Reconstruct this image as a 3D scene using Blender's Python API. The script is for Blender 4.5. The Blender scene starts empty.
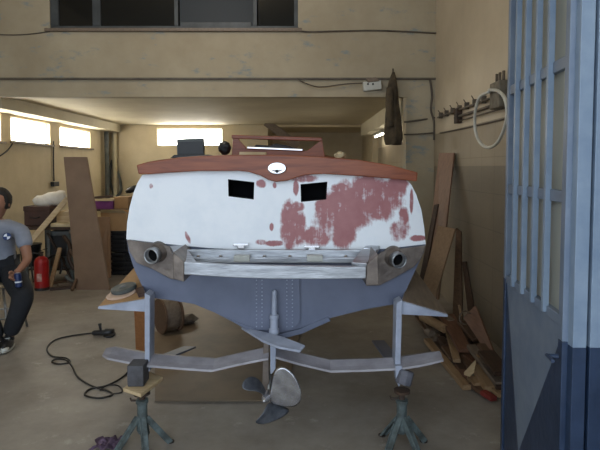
import bpy, bmesh, math, random
from mathutils import Vector, Matrix, Quaternion
PI = math.pi
# ------------------------------------------------------------------ camera, sky, exposure
S = bpy.context.scene
C = S.collection
TH = math.radians(2.9); F = 520.0; H = 1.55; CY = 168 + F*math.tan(TH)   # CY: image row of the lens axis (the frame is a crop)
cd = bpy.data.cameras.new('camera'); cam = bpy.data.objects.new('camera', cd); C.objects.link(cam)
cam.location = (0, 0, H); cam.rotation_euler = (PI/2 - TH, 0, 0)
cd.sensor_width = 36; cd.lens = 36*F/600; cd.shift_y = (CY-225)/600; cd.clip_start = .05; S.camera = cam
S.view_settings.view_transform = 'Standard'; S.view_settings.look = 'None'
S.view_settings.gamma = 1; S.view_settings.use_curve_mapping = False
S.view_settings.exposure = 0.6
W = bpy.data.worlds.new('sky'); S.world = W; W.use_nodes = True
bg = W.node_tree.nodes['Background']; bg.inputs[0].default_value = (.74, .86, 1, 1); bg.inputs[1].default_value = 1.75
WINDOW_GLOW = 12.0
LAMP_GLOW = 12.0
HALL_FILL = 36.0  # strength of the added fill light in the hall

# ------------------------------------------------------------------ helpers
def P(px, py, Y):
    a = (px-300)/F; b = (CY-py)/F
    d = Vector((a, math.cos(TH)+b*math.sin(TH), -math.sin(TH)+b*math.cos(TH)))
    return Vector((0, 0, H)) + d*(Y/d.y)
def PZ(px, py, z):
    p = P(px, py, 1.0) - Vector((0, 0, H))
    return Vector((0, 0, H)) + p*((z-H)/p.z)
def PX(px, py, X):
    p = P(px, py, 1.0) - Vector((0, 0, H))
    return Vector((0, 0, H)) + p*(X/p.x)
def V(*a): return Vector(a)

def lin(c): return tuple(((x/12.92) if x <= .04045 else ((x+.055)/1.055)**2.4) for x in c)
def rgb(r, g, b): return lin((r/255, g/255, b/255)) + (1,)
def newmat(name):
    m = bpy.data.materials.new(name); m.use_nodes = True
    return m, m.node_tree, m.node_tree.nodes['Principled BSDF']
def nd(t, typ, **kw):
    n = t.nodes.new(typ)
    for k, v in kw.items():
        if k.startswith('i_'): n.inputs[k[2:]].default_value = v
        else: setattr(n, k, v)
    return n
def mat(name, c1, c2=None, rough=.6, metal=0, scale=6, stretch=(1, 1, 1), bump=.15, detail=6, lo=.35, hi=.65, bscale=None, spec=.5):
    """colour mottled between c1 and c2 by noise, with a matching bump"""
    m, t, b = newmat(name)
    c2 = c2 or tuple(x*.8 for x in c1[:3])+(1,)
    tc = nd(t, 'ShaderNodeTexCoord'); mp = nd(t, 'ShaderNodeMapping'); mp.inputs['Scale'].default_value = stretch
    t.links.new(tc.outputs['Object'], mp.inputs[0])
    n = nd(t, 'ShaderNodeTexNoise', i_Scale=scale, i_Detail=detail, i_Roughness=.6)
    t.links.new(mp.outputs[0], n.inputs['Vector'])
    r = nd(t, 'ShaderNodeValToRGB'); r.color_ramp.elements[0].position = lo; r.color_ramp.elements[1].position = hi
    r.color_ramp.elements[0].color = c1; r.color_ramp.elements[1].color = c2
    t.links.new(n.outputs['Fac'], r.inputs[0]); t.links.new(r.outputs[0], b.inputs['Base Color'])
    b.inputs['Roughness'].default_value = rough; b.inputs['Metallic'].default_value = metal
    b.inputs['Specular IOR Level'].default_value = spec
    if bump:
        n2 = nd(t, 'ShaderNodeTexNoise', i_Scale=bscale or scale*4, i_Detail=4.0)
        t.links.new(mp.outputs[0], n2.inputs['Vector'])
        bn = nd(t, 'ShaderNodeBump', i_Strength=bump, i_Distance=.02)
        t.links.new(n2.outputs['Fac'], bn.inputs['Height']); t.links.new(bn.outputs[0], b.inputs['Normal'])
    return m
def wood(name, c1, c2, axis=0, rough=.55, sc=3):
    st = [14, 14, 14]; st[axis] = 1.2
    return mat(name, c1, c2, rough=rough, scale=sc, stretch=tuple(st), bump=.1, lo=.3, hi=.7)
def emit(name, col, s):
    m, t, b = newmat(name)
    b.inputs['Base Color'].default_value = (.8, .8, .8, 1)
    b.inputs['Emission Color'].default_value = col; b.inputs['Emission Strength'].default_value = s
    return m

def box(bm, lo, hi, mi=0):
    x0, y0, z0 = lo; x1, y1, z1 = hi
    vs = [bm.verts.new(p) for p in ((x0,y0,z0),(x1,y0,z0),(x1,y1,z0),(x0,y1,z0),(x0,y0,z1),(x1,y0,z1),(x1,y1,z1),(x0,y1,z1))]
    for f in ((0,3,2,1),(4,5,6,7),(0,1,5,4),(1,2,6,5),(2,3,7,6),(3,0,4,7)):
        bm.faces.new([vs[i] for i in f]).material_index = mi
    return bm
def beam(bm, a, b, w, t, up=None, w2=None, t2=None):
    """a bar from a to b, w wide (across up), t thick (along up)"""
    a = Vector(a); b = Vector(b); d = (b-a).normalized()
    up = Vector(up) if up else (V(0,0,1) if abs(d.z) < .9 else V(0,1,0))
    s = d.cross(up).normalized(); u = s.cross(d).normalized()
    w2 = w if w2 is None else w2; t2 = t if t2 is None else t2
    r = []
    for p, ww, tt in ((a, w, t), (b, w2, t2)):
        r.append([bm.verts.new(p+s*x*ww/2+u*y*tt/2) for x, y in ((-1,-1),(1,-1),(1,1),(-1,1))])
    bm.faces.new(r[0][::-1]); bm.faces.new(r[1])
    for i in range(4): bm.faces.new([r[0][i], r[0][(i+1)%4], r[1][(i+1)%4], r[1][i]])
    return bm
def prism(bm, pts, ext, mi=0):
    """closed polygon pts pushed along ext"""
    ext = Vector(ext)
    a = [bm.verts.new(Vector(p)) for p in pts]; b = [bm.verts.new(Vector(p)+ext) for p in pts]
    n = len(pts)
    fs = [bm.faces.new(a), bm.faces.new(b[::-1])]
    for i in range(n): fs.append(bm.faces.new([a[i], b[i], b[(i+1)%n], a[(i+1)%n]]))
    for f in fs: f.material_index = mi
    bmesh.ops.recalc_face_normals(bm, faces=fs)
    return bm
def sweep(bm, pts, radii, seg=10, cap=True, squash=None):
    pts = [Vector(p) for p in pts]
    if not isinstance(radii, (list, tuple)): radii = [radii]*len(pts)
    rings = []; prev = None
    for i, p in enumerate(pts):
        d = (pts[min(i+1, len(pts)-1)] - pts[max(i-1, 0)])
        d = d.normalized() if d.length > 1e-9 else V(0,0,1)
        if prev is None:
            n = d.orthogonal().normalized()
        else:
            n = (prev - d*prev.dot(d)); n = n.normalized() if n.length > 1e-6 else d.orthogonal().normalized()
        prev = n; bi = d.cross(n)
        rings.append([bm.verts.new(p+(n*math.cos(2*PI*k/seg)+bi*math.sin(2*PI*k/seg))*radii[i]) for k in range(seg)])
    for a, b in zip(rings, rings[1:]):
        for k in range(seg): bm.faces.new([a[k], a[(k+1)%seg], b[(k+1)%seg], b[k]])
    if cap: bm.faces.new(rings[0][::-1]); bm.faces.new(rings[-1])
    return bm
def lathe(bm, base, prof, axis=(0,0,1), seg=24):
    """prof: (radius, distance along axis)"""
    base = Vector(base); ax = Vector(axis).normalized(); n = ax.orthogonal().normalized(); bi = ax.cross(n)
    rings = [[bm.verts.new(base+ax*h+(n*math.cos(2*PI*k/seg)+bi*math.sin(2*PI*k/seg))*max(r,1e-4)) for k in range(seg)] for r, h in prof]
    for a, b in zip(rings, rings[1:]):
        for k in range(seg): bm.faces.new([a[k], a[(k+1)%seg], b[(k+1)%seg], b[k]])
    bm.faces.new(rings[0][::-1]); bm.faces.new(rings[-1])
    return bm
def smooth_path(pts, n=8):
    pts = [Vector(p) for p in pts]; out = []
    for i in range(len(pts)-1):
        p0 = pts[max(i-1,0)]; p1 = pts[i]; p2 = pts[i+1]; p3 = pts[min(i+2, len(pts)-1)]
        for k in range(n):
            t = k/n
            out.append(.5*((2*p1)+(p2-p0)*t+(2*p0-5*p1+4*p2-p3)*t*t+(3*p1-p0-3*p2+p3)*t**3))
    return out+[pts[-1]]
def B(): return bmesh.new()
def wloc(o):
    v = Vector(o.location)
    while o.parent: o = o.parent; v += Vector(o.location)
    return v
def obj(name, bm, m, parent=None, bevel=0, smooth=False, sub=0, solid=0, seg=2):
    """link bm (in world coordinates) as one mesh object"""
    bmesh.ops.recalc_face_normals(bm, faces=bm.faces[:])
    if parent: off = wloc(parent)
    else:
        xs = [v.co for v in bm.verts]
        off = V((min(v.x for v in xs)+max(v.x for v in xs))/2, (min(v.y for v in xs)+max(v.y for v in xs))/2, min(v.z for v in xs))
    for v in bm.verts: v.co -= off
    me = bpy.data.meshes.new(name); bm.to_mesh(me); bm.free()
    for mm in (m if isinstance(m, (list, tuple)) else [m]): me.materials.append(mm)
    o = bpy.data.objects.new(name, me); C.objects.link(o)
    if parent: o.parent = parent
    else: o.location = off
    if smooth:
        for p in me.polygons: p.use_smooth = True
    if solid:
        k = o.modifiers.new('solid', 'SOLIDIFY'); k.thickness = solid; k.offset = 0
    if bevel:
        k = o.modifiers.new('bevel', 'BEVEL'); k.width = bevel; k.segments = seg; k.limit_method = 'ANGLE'; k.angle_limit = .6
    if sub:
        k = o.modifiers.new('sub', 'SUBSURF'); k.levels = sub; k.render_levels = sub
    return o
def tag(o, label, cat, group=None):
    o['label'] = label; o['category'] = cat
    if group: o['group'] = group
    return o
def thing(name, label, cat, loc, group=None):
    o = bpy.data.objects.new(name, None); C.objects.link(o); o.location = loc; o.empty_display_size = .1
    return tag(o, label, cat, group)
def struct(name, bm, m, parent=None, **kw):
    o = obj(name, bm, m, parent, **kw)
    if not parent: o['kind'] = 'structure'
    return o

# ------------------------------------------------------------------ materials
def plaster(name, c1, c2, chips=None):
    m, t, b = newmat(name)
    g = nd(t, 'ShaderNodeNewGeometry')
    n = nd(t, 'ShaderNodeTexNoise', i_Scale=1.3, i_Detail=8.0, i_Roughness=.65); t.links.new(g.outputs['Position'], n.inputs['Vector'])
    r = nd(t, 'ShaderNodeValToRGB'); r.color_ramp.elements[0].position = .3; r.color_ramp.elements[1].position = .7
    r.color_ramp.elements[0].color = c1; r.color_ramp.elements[1].color = c2
    t.links.new(n.outputs['Fac'], r.inputs[0]); col = r.outputs[0]
    if chips:
        mp = nd(t, 'ShaderNodeMapping'); mp.inputs['Scale'].default_value = (1, 1, 2.2); mp.inputs['Location'].default_value = (3.1, 0, .4)
        t.links.new(g.outputs['Position'], mp.inputs[0])
        n3 = nd(t, 'ShaderNodeTexNoise', i_Scale=2.6, i_Detail=7.0, i_Roughness=.7); t.links.new(mp.outputs[0], n3.inputs['Vector'])
        r3 = nd(t, 'ShaderNodeValToRGB'); r3.color_ramp.elements[0].position = .575; r3.color_ramp.elements[1].position = .66
        t.links.new(n3.outputs['Fac'], r3.inputs[0])
        mx = nd(t, 'ShaderNodeMix', data_type='RGBA'); mx.inputs[7].default_value = chips
        t.links.new(r3.outputs[0], mx.inputs[0]); t.links.new(col, mx.inputs[6]); col = mx.outputs[2]
    t.links.new(col, b.inputs['Base Color']); b.inputs['Roughness'].default_value = .75
    n2 = nd(t, 'ShaderNodeTexNoise', i_Scale=30, i_Detail=3.0); t.links.new(g.outputs['Position'], n2.inputs['Vector'])
    bn = nd(t, 'ShaderNodeBump', i_Strength=.15, i_Distance=.01); t.links.new(n2.outputs['Fac'], bn.inputs['Height']); t.links.new(bn.outputs[0], b.inputs['Normal'])
    return m
YELLOW = plaster('yellow plaster', rgb(206,191,160), rgb(184,168,137))
YCHIP = plaster('flaking yellow plaster', rgb(176,164,140), rgb(156,143,119), rgb(134,140,136))
CEIL = plaster('ceiling paint', rgb(206,196,168), rgb(186,174,146))
def wall_two(name):
    """right wall: cream above 1.98 m, brown tiles with seams below, darker below 1.57 m"""
    m, t, b = newmat(name)
    g = nd(t, 'ShaderNodeNewGeometry'); sx = nd(t, 'ShaderNodeSeparateXYZ'); t.links.new(g.outputs['Position'], sx.inputs[0])
    n = nd(t, 'ShaderNodeTexNoise', i_Scale=1.6, i_Detail=8.0, i_Roughness=.65); t.links.new(g.outputs['Position'], n.inputs['Vector'])
    def two(a, c):
        r = nd(t, 'ShaderNodeValToRGB'); r.color_ramp.elements[0].position = .3; r.color_ramp.elements[1].position = .7
        r.color_ramp.elements[0].color = a; r.color_ramp.elements[1].color = c; t.links.new(n.outputs['Fac'], r.inputs[0]); return r.outputs[0]
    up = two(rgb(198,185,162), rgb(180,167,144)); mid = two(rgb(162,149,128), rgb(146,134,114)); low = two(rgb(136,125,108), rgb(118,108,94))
    cx = nd(t, 'ShaderNodeCombineXYZ'); t.links.new(sx.outputs['Y'], cx.inputs[0]); t.links.new(sx.outputs['Z'], cx.inputs[1])
    bk = nd(t, 'ShaderNodeTexBrick', offset=0.0, i_Scale=1.0); bk.inputs['Mortar Size'].default_value = .004
    bk.inputs['Brick Width'].default_value = .33; bk.inputs['Row Height'].default_value = .33
    bk.inputs['Color1'].default_value = (1,1,1,1); bk.inputs['Color2'].default_value = (.93,.93,.93,1); bk.inputs['Mortar'].default_value = (.7,.7,.7,1)
    t.links.new(cx.outputs[0], bk.inputs['Vector'])
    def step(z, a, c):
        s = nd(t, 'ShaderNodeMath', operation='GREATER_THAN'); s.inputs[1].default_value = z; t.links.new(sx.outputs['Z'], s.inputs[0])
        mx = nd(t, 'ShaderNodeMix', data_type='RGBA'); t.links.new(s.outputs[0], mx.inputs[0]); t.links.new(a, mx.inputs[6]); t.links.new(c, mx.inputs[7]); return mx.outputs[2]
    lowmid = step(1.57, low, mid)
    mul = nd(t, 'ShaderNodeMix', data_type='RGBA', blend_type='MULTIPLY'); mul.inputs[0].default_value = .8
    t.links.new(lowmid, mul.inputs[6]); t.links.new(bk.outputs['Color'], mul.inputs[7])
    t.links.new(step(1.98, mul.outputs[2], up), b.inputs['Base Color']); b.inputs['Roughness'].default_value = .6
    return m
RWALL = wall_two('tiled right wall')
def concrete():
    m, t, b = newmat('worn concrete floor')
    g = nd(t, 'ShaderNodeNewGeometry')
    n = nd(t, 'ShaderNodeTexNoise', i_Scale=1.1, i_Detail=10.0, i_Roughness=.68); t.links.new(g.outputs['Position'], n.inputs['Vector'])
    r = nd(t, 'ShaderNodeValToRGB'); r.color_ramp.elements[0].position = .3; r.color_ramp.elements[1].position = .72
    r.color_ramp.elements[0].color = rgb(108,100,91); r.color_ramp.elements[1].color = rgb(164,157,147)
    t.links.new(n.outputs['Fac'], r.inputs[0])
    n3 = nd(t, 'ShaderNodeTexNoise', i_Scale=5, i_Detail=10.0, i_Roughness=.75); t.links.new(g.outputs['Position'], n3.inputs['Vector'])
    r3 = nd(t, 'ShaderNodeValToRGB'); r3.color_ramp.elements[0].position = .58; r3.color_ramp.elements[1].position = .68
    t.links.new(n3.outputs['Fac'], r3.inputs[0])
    mx = nd(t, 'ShaderNodeMix', data_type='RGBA'); mx.inputs[7].default_value = rgb(186,180,172)
    k = nd(t, 'ShaderNodeMath', operation='MULTIPLY'); k.inputs[1].default_value = .6; t.links.new(r3.outputs[0], k.inputs[0])
    t.links.new(k.outputs[0], mx.inputs[0]); t.links.new(r.outputs[0], mx.inputs[6]); t.links.new(mx.outputs[2], b.inputs['Base Color'])
    rr = nd(t, 'ShaderNodeMapRange'); rr.inputs[3].default_value = .35; rr.inputs[4].default_value = .7
    t.links.new(n3.outputs['Fac'], rr.inputs[0]); t.links.new(rr.outputs[0], b.inputs['Roughness'])
    bn = nd(t, 'ShaderNodeBump', i_Strength=.2, i_Distance=.01); t.links.new(n3.outputs['Fac'], bn.inputs['Height']); t.links.new(bn.outputs[0], b.inputs['Normal'])
    return m
FLOOR = concrete()
GLOW = emit('daylit frosted window glass', (1, .97, .88, 1), WINDOW_GLOW)
TUBE = emit('glowing lamp glass', (1, .93, .78, 1), LAMP_GLOW)
DARKFRAME = mat('dark grey window frame', rgb(70,74,76), rgb(52,56,58), rough=.5)
PIPE = mat('dusty dark conduit', rgb(98,88,74), rgb(72,64,56), rough=.6)
CABLE = mat('black rubber cable', rgb(30,27,26), rgb(22,20,20), rough=.5, bump=0)
WHITEP = mat('white plastic', rgb(198,198,190), rgb(176,176,168), rough=.4, bump=0)
BLACKP = mat('black plastic', rgb(22,22,24), rgb(34,34,36), rough=.45, bump=.05)
BLUEL = mat('pale blue gate paint', rgb(140,156,174), rgb(118,136,158), rough=.4, scale=5, bump=.08)
BLUEG = mat('grey blue gate paint', rgb(118,130,146), rgb(98,112,132), rough=.45, scale=5, bump=.08)
BLUED = mat('dark blue gate paint', rgb(46,62,88), rgb(30,46,70), rough=.4, scale=7, bump=.1)
HULLW = None
GREYH = mat('blue grey hull primer', rgb(104,110,130), rgb(92,99,119), rough=.5, scale=4, bump=.06)
FOILM = mat('scuffed grey foil primer', rgb(164,160,166), rgb(136,132,136), rough=.5, scale=7, bump=.1)
PALEP = mat('pale blue primed metal', rgb(166,172,188), rgb(144,150,166), rough=.5, scale=9, bump=.1)
MAHOG = mat('varnished mahogany', rgb(150,82,48), rgb(112,54,30), rough=.4, scale=3, stretch=(1.2,14,14), bump=.06, lo=.3, hi=.7)
STEEL = mat('brushed aluminium', rgb(190,192,196), rgb(150,152,156), rough=.38, metal=.85, scale=6, stretch=(1,8,8), bump=.1)
BARE = mat('bare scuffed metal', rgb(132,120,110), rgb(92,82,76), rough=.4, metal=.4, scale=9, bump=.15)
CHROME = mat('polished chrome', rgb(235,235,238), rgb(215,215,220), rough=.08, metal=1, bump=0)
SILVER = mat('brightened propeller metal', rgb(226,226,230), rgb(186,186,192), rough=.24, metal=.85, scale=14, bump=.12)  # highlight on the large blade put into a paler colour
DARKM = mat('darkened propeller metal', rgb(120,124,132), rgb(84,88,96), rough=.45, metal=.6, scale=14, bump=.12)  # darker copy of the propeller metal, shade on the other blades in its colour
JACK = mat('chipped grey green jack paint', rgb(96,108,108), rgb(56,62,60), rough=.6, scale=18, bump=.2)
IRON = mat('rusty dark iron', rgb(52,46,42), rgb(78,58,44), rough=.7, metal=.3, scale=15, bump=.2)
PINE = wood('pale pine', rgb(166,138,104), rgb(138,108,76), 1)
PINEX = wood('pale pine plank', rgb(206,184,148), rgb(182,156,116), 0)
REDW = wood('reddish board', rgb(124,86,64), rgb(94,62,46), 1)
BROWNW = wood('brown board', rgb(104,78,58), rgb(76,56,42), 1)
DARKW = wood('dark brown timber', rgb(72,50,36), rgb(48,34,26), 1)
GREYW = wood('weathered grey board', rgb(128,112,96), rgb(100,86,72), 1)
SHEETW = mat('brown hardboard sheet', rgb(134,110,90), rgb(118,95,76), rough=.6, scale=2, bump=.05)
CARD = mat('tan cardboard', rgb(176,140,98), rgb(156,122,84), rough=.85, scale=3, bump=.05)
PLYF = mat('scuffed hardboard on floor', rgb(126,108,86), rgb(104,88,70), rough=.55, scale=2.5, bump=.05, detail=9)
RED = mat('red extinguisher paint', rgb(170,24,24), rgb(140,18,20), rough=.35, bump=0)
CREAM = mat('cream cloth', rgb(214,196,160), rgb(190,170,132), rough=.9)
PURPLE = mat('purple printed card', rgb(120,50,120), rgb(80,36,96), rough=.6, bump=0)
CLOTH = mat('dull olive brown cloth', rgb(88,76,58), rgb(56,48,38), rough=.95, scale=9)
GREYMET = mat('grey machine metal', rgb(96,100,98), rgb(70,74,72), rough=.55, scale=8)
BROWNC = mat('brown leatherette', rgb(78,52,42), rgb(60,40,34), rough=.6)
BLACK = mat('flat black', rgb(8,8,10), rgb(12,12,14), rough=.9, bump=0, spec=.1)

# ------------------------------------------------------------------ room
XL, XR, YF, YM, YB, ZC, ZT = -4.25, 1.725, -1.2, 6.7, 11.5, 2.5, 4.5
struct('floor', box(B(), (XL-.2, -5, -.2), (XR+.2, YB+2.2, 0)), FLOOR)
bm = box(B(), (XL-.2, YF, ZT), (XR+.2, YB+.3, ZT+.2)); box(bm, (XL, YM+.24, ZC), (XR, YB, ZC+.2))
ce = struct('ceiling', bm, CEIL)
# left wall with two high windows and an added unseen one that brightens the ceiling
def wall_holes_x(x0, x1, holes, y0, y1, z0, z1):
    """wall slab in the YZ plane with rectangular holes (ya,yb,za,zb)"""
    bm = B(); ys = y0
    for ya, yb, za, zb in sorted(holes):
        box(bm, (x0, ys, z0), (x1, ya, z1)); box(bm, (x0, ya, z0), (x1, yb, za)); box(bm, (x0, ya, zb), (x1, yb, z1)); ys = yb
    box(bm, (x0, ys, z0), (x1, y1, z1)); return bm
LW = [(PX(11,130,XL).y, PX(50,130,XL).y, 1.95, 2.30), (PX(60,130,XL).y, PX(90,130,XL).y, 1.95, 2.28), (6.98, 7.42, 1.93, 2.33)]  # last opening lies out of view, added for more light on the ceiling
struct('wall_left', wall_holes_x(XL-.2, XL, LW, YF, YB, 0, ZT), YELLOW)
RW = [(PX(407,120,XR).y+.02, PX(400,120,XR).y, 1.98, 2.2)]
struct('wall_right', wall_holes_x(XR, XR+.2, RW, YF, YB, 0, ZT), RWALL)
def slit_window(n, x0, y0, y1, z0, z1, side):
    """frame, mullions and a glowing frosted pane set in a side wall"""
    xo = x0 - side*.06
    f = B(); w = .014
    a, b2 = sorted((xo, xo-side*.05))
    for lo, hi in (((a,y0,z0),(b2,y1,z0+w)), ((a,y0,z1-w),(b2,y1,z1)), ((a,y0,z0+w),(b2,y0+w,z1-w)), ((a,y1-w,z0+w),(b2,y1,z1-w))): box(f, lo, hi)
    o = struct('window_%d' % n, f, WHITEP)
    c, d = sorted((xo-side*.02, xo-side*.03))
    obj('glass_pane', box(B(), (c, y0+w*.5, z0+w*.5), (d, y1-w*.5, z1-w*.5)), GLOW, o)
    e, g = sorted((x0+side*.06, x0-side*.06))
    obj('window_sill', box(B(), (e, y0-.04, z0-.035), (g, y1+.04, z0-.005)), GREYW, o)
slit_window(1, XL, *LW[0], 1); slit_window(2, XL, *LW[1], 1); slit_window(6, XL, *LW[2], 1); slit_window(3, XR, *RW[0], -1)  # the left window nearest the hall is unseen, added to light the low ceiling
# back wall: high window left of centre, dark passage on the right
bw0, bw1 = P(157,126,YB), P(222,126,YB); zb0, zb1 = 2.04, 2.42
rx0, rx1 = P(268,150,YB).x, P(372,150,YB).x; rz = P(300,127,YB).z
bm = B(); y0, y1 = YB, YB+.2
box(bm, (XL-.2,y0,0), (bw0.x,y1,ZT)); box(bm, (bw0.x,y0,0), (bw1.x,y1,zb0)); box(bm, (bw0.x,y0,zb1), (bw1.x,y1,ZT))
box(bm, (bw1.x,y0,0), (rx0,y1,ZT)); box(bm, (rx0,y0,rz), (rx1,y1,ZT)); box(bm, (rx1,y0,0), (XR+.2,y1,ZT))
box(bm, (rx0-.2,YB+1.8,0), (rx1+.2,YB+2,rz+.2)); box(bm, (rx0-.2,y1,0), (rx0,YB+1.8,rz+.2)); box(bm, (rx1,y1,0), (rx1+.2,YB+1.8,rz+.2)); box(bm, (rx0,y1,rz), (rx1,YB+1.8,rz+.2))
struct('wall_back', bm, YELLOW)
f = B(); w = .016
for lo, hi in (((bw0.x,y0+.06,zb0),(bw1.x,y0+.11,zb0+w)), ((bw0.x,y0+.06,zb1-w),(bw1.x,y0+.11,zb1)), ((bw0.x,y0+.06,zb0),(bw0.x+w,y0+.11,zb1)), ((bw1.x-w,y0+.06,zb0),(bw1.x,y0+.11,zb1))): box(f, lo, hi)
w4 = struct('window_4', f, WHITEP)
obj('glass_pane', box(B(), (bw0.x+.01,y0+.08,zb0+.01), (bw1.x-.01,y0+.09,zb1-.01)), GLOW, w4)
# soffits under the low ceiling along both sides
struct('trim_1', box(B(), (XL, YM+.24, 2.34), (-3.95, YB, ZC)), CEIL)
struct('trim_2', box(B(), (1.34, YM+.24, 2.25), (XR, YB, ZC)), CEIL)
# middle wall: lintel with office window above, pillar at right
a = P(50,29,YM); b_ = P(298,27,YM); zw = a.z; px0 = P(406,150,YM).x
bm = B(); y0, y1 = YM, YM+.24
box(bm, (XL,y0,ZC-.03), (XR,y1,zw)); box(bm, (XL,y0,zw), (a.x,y1,ZT)); box(bm, (b_.x,y0,zw), (XR,y1,ZT)); box(bm, (a.x,y0,zw+1.0), (b_.x,y1,ZT)); box(bm, (px0,y0,0), (XR,y1,ZC-.03))
struct('wall_middle', bm, YCHIP)
zl = P(200,79,YM).z
struct('trim_3', box(B(), (XL, YM-.035, zl-.012), (XR, YM, zl+.012)), PIPE)
struct('trim_4', box(B(), (XL, YM-.05, ZC-.05), (px0, YM, ZC+.03)), YCHIP)
# office windows
GL, t, b = newmat('dark window glass'); b.inputs['Base Color'].default_value = rgb(16,18,20); b.inputs['Roughness'].default_value = .08
GL2, t, b = newmat('hazy window glass'); b.inputs['Base Color'].default_value = rgb(52,56,60); b.inputs['Roughness'].default_value = .5; b.inputs['Specular IOR Level'].default_value = .2
f = B(); xs = [50, 96, 176, 255, 298]; w = .045; z1 = zw+1.0
X = [P(x, 29, YM).x for x in xs]
box(f, (X[0],YM+.02,zw), (X[-1],YM+.09,zw+w)); box(f, (X[0],YM+.02,z1-w), (X[-1],YM+.09,z1))
for i, x in enumerate(X):
    ww = .1 if i in (0, 1) else .05
    x0_ = x if i == 0 else x-ww*(1 if i == 4 else .5)
    box(f, (x0_,YM+.015,zw+w), (x0_+ww,YM+.095,z1-w))
box(f, (X[2]+.05,YM+.03,zw+w), (X[3]-.05,YM+.07,zw+w+.05))
w5 = struct('window_5', f, DARKFRAME, bevel=.004)
for i in range(4):
    obj('glass_pane', box(B(), (X[i]+.04,YM+.045,zw+.03), (X[i+1]-.02,YM+.055,z1-.03)), GL2 if i == 2 else GL, w5)
struct('trim_5', box(B(), (X[0]-.05, YM-.05, zw-.035), (X[-1]+.05, YM+.02, zw)), GREYW)

# lamp tubes inside the low room (strip lamps)
def strip_lamp(p, length, axis, label):
    a = Vector(axis); e = thing('strip_lamp', label, 'lamp', p)
    q = Vector(p)
    obj('lamp_body', beam(B(), q+V(0,0,-.02)-a*length/2, q+V(0,0,-.02)+a*length/2, .08, .04), WHITEP, e, bevel=.005)
    obj('lamp_tube', sweep(B(), [q+V(0,0,-.06)-a*length*.47, q+V(0,0,-.06)+a*length*.47], .014, 12), TUBE, e, smooth=True)
    return e
strip_lamp(V(1.56, 10.3, 2.25), 1.1, (0,1,0), 'glowing strip lamp under the right soffit behind the hanging cloth')
ld = bpy.data.lights.new('hall fill', 'POINT'); ld.energy = HALL_FILL; ld.color = (1, .94, .86); ld.shadow_soft_size = .25  # unseen point light added to brighten the hall, without a lamp body
lo = bpy.data.objects.new('hall_fill_light', ld); C.objects.link(lo); lo.location = (-1.2, 4.6, 3.9)

# ------------------------------------------------------------------ folding gate at the right
YFAR = 2.6; g0 = P(508.5,225,YFAR); dv = V(.121, 1, 0).normalized()   # dv: direction from near to far
nrm = V(dv.y, -dv.x, 0)
def GP(px, py):
    p = P(px, py, 1.0)-V(0,0,H); n = nrm; tt = (g0-V(0,0,H)).dot(n)/p.dot(n); q = V(0,0,H)+p*tt
    return (g0-q).dot(V(dv.x,dv.y,0)), q.z           # u: distance from far edge towards camera, z
def G(u, z, d=0): return V(g0.x, g0.y, 0) - V(dv.x,dv.y,0)*u + V(0,0,z) + nrm*d
uN = GP(571,225)[0]; ZG = 3.1
def gbar(bm, u0, z0, u1, z1, d=.04, dd=0):
    prism(bm, [G(u0,z0,-d/2+dd), G(u1,z0,-d/2+dd), G(u1,z1,-d/2+dd), G(u0,z1,-d/2+dd)], nrm*d)
zp0 = GP(512,281)[1]
zmid = GP(512,189)[1]; ztop = GP(512,91)[1]
zs1 = GP(569,343)[1]
door = B(); gbar(door, 0, zp0, .035, ZG); gbar(door, uN-.04, zs1, uN, ZG)
for k_ in ((0,.03,.035,zp0), (uN-.04,.03,uN,zs1)):
    n_ = len(door.faces); gbar(door, *k_); door.faces.ensure_lookup_table()
    for f_ in door.faces[n_:]: f_.material_index = 1
gbar(door, .035, ZG-.05, uN-.04, ZG)
for z in (zmid, ztop, ztop+.5): gbar(door, .035, z-.022, uN-.04, z+.022, .03)
gbar(door, .035, zp0-.02, uN-.04, zp0+.02, .035)
d1 = struct('door_1', door, [BLUEG, BLUED], bevel=.003)
d1['label'] = 'inner leaf of the blue metal gate with barred glass and two-tone lower panel'
nb = 4
for i in range(nb):
    u = .035+(uN-.075)*(i+1)/(nb+1)
    bb = B(); gbar(bb, u-.010, zp0-.005, u+.011, ZG-.05, .022, -.02); obj('gate_bar', bb, BLUEL, d1)
GATEGLASS, t, b = newmat('dusty wired glass')
b.inputs['Base Color'].default_value = rgb(164,166,158); b.inputs['Roughness'].default_value = .3
b.inputs['Transmission Weight'].default_value = .2; b.inputs['IOR'].default_value = 1.1
for za, zb in ((zp0+.02, zmid-.02), (zmid+.02, ztop-.02), (ztop+.02, ZG-.05)):
    bb = B(); gbar(bb, .035, za, uN-.04, zb, .005, .008); obj('glass_pane', bb, GATEGLASS, d1)
# lower sheet: light painted wedge between two dark blue fields
A_ = (.03, zp0); Bq = (uN-.035, zp0); tip = GP(521,452); tip = (tip[0], max(tip[1], .03)); rt = GP(569,343); rt = (uN-.035, rt[1])
sheet = B()
def fill(poly, mi): prism(sheet, [G(u, z, -.012) for u, z in poly], nrm*.012, mi)
fill([A_, tip, rt, Bq], 0); fill([(.03,.03), (tip[0],.03), tip, A_], 1); fill([(tip[0],.03), (uN-.035,.03), rt, tip], 1)
obj('lower_panel', sheet, [BLUEG, BLUED], d1)
for pu, pz in ((566,330),):
    bb = B(); u, z = uN-.02, rt[1]-.06; sweep(bb, [G(u,z,-.025), G(u,z,-.06)], .008, 10); sweep(bb, [G(u-.01,z,-.06), G(u+.05,z,-.06)], .007, 8); obj('gate_handle', bb, BLUED, d1)
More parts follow.
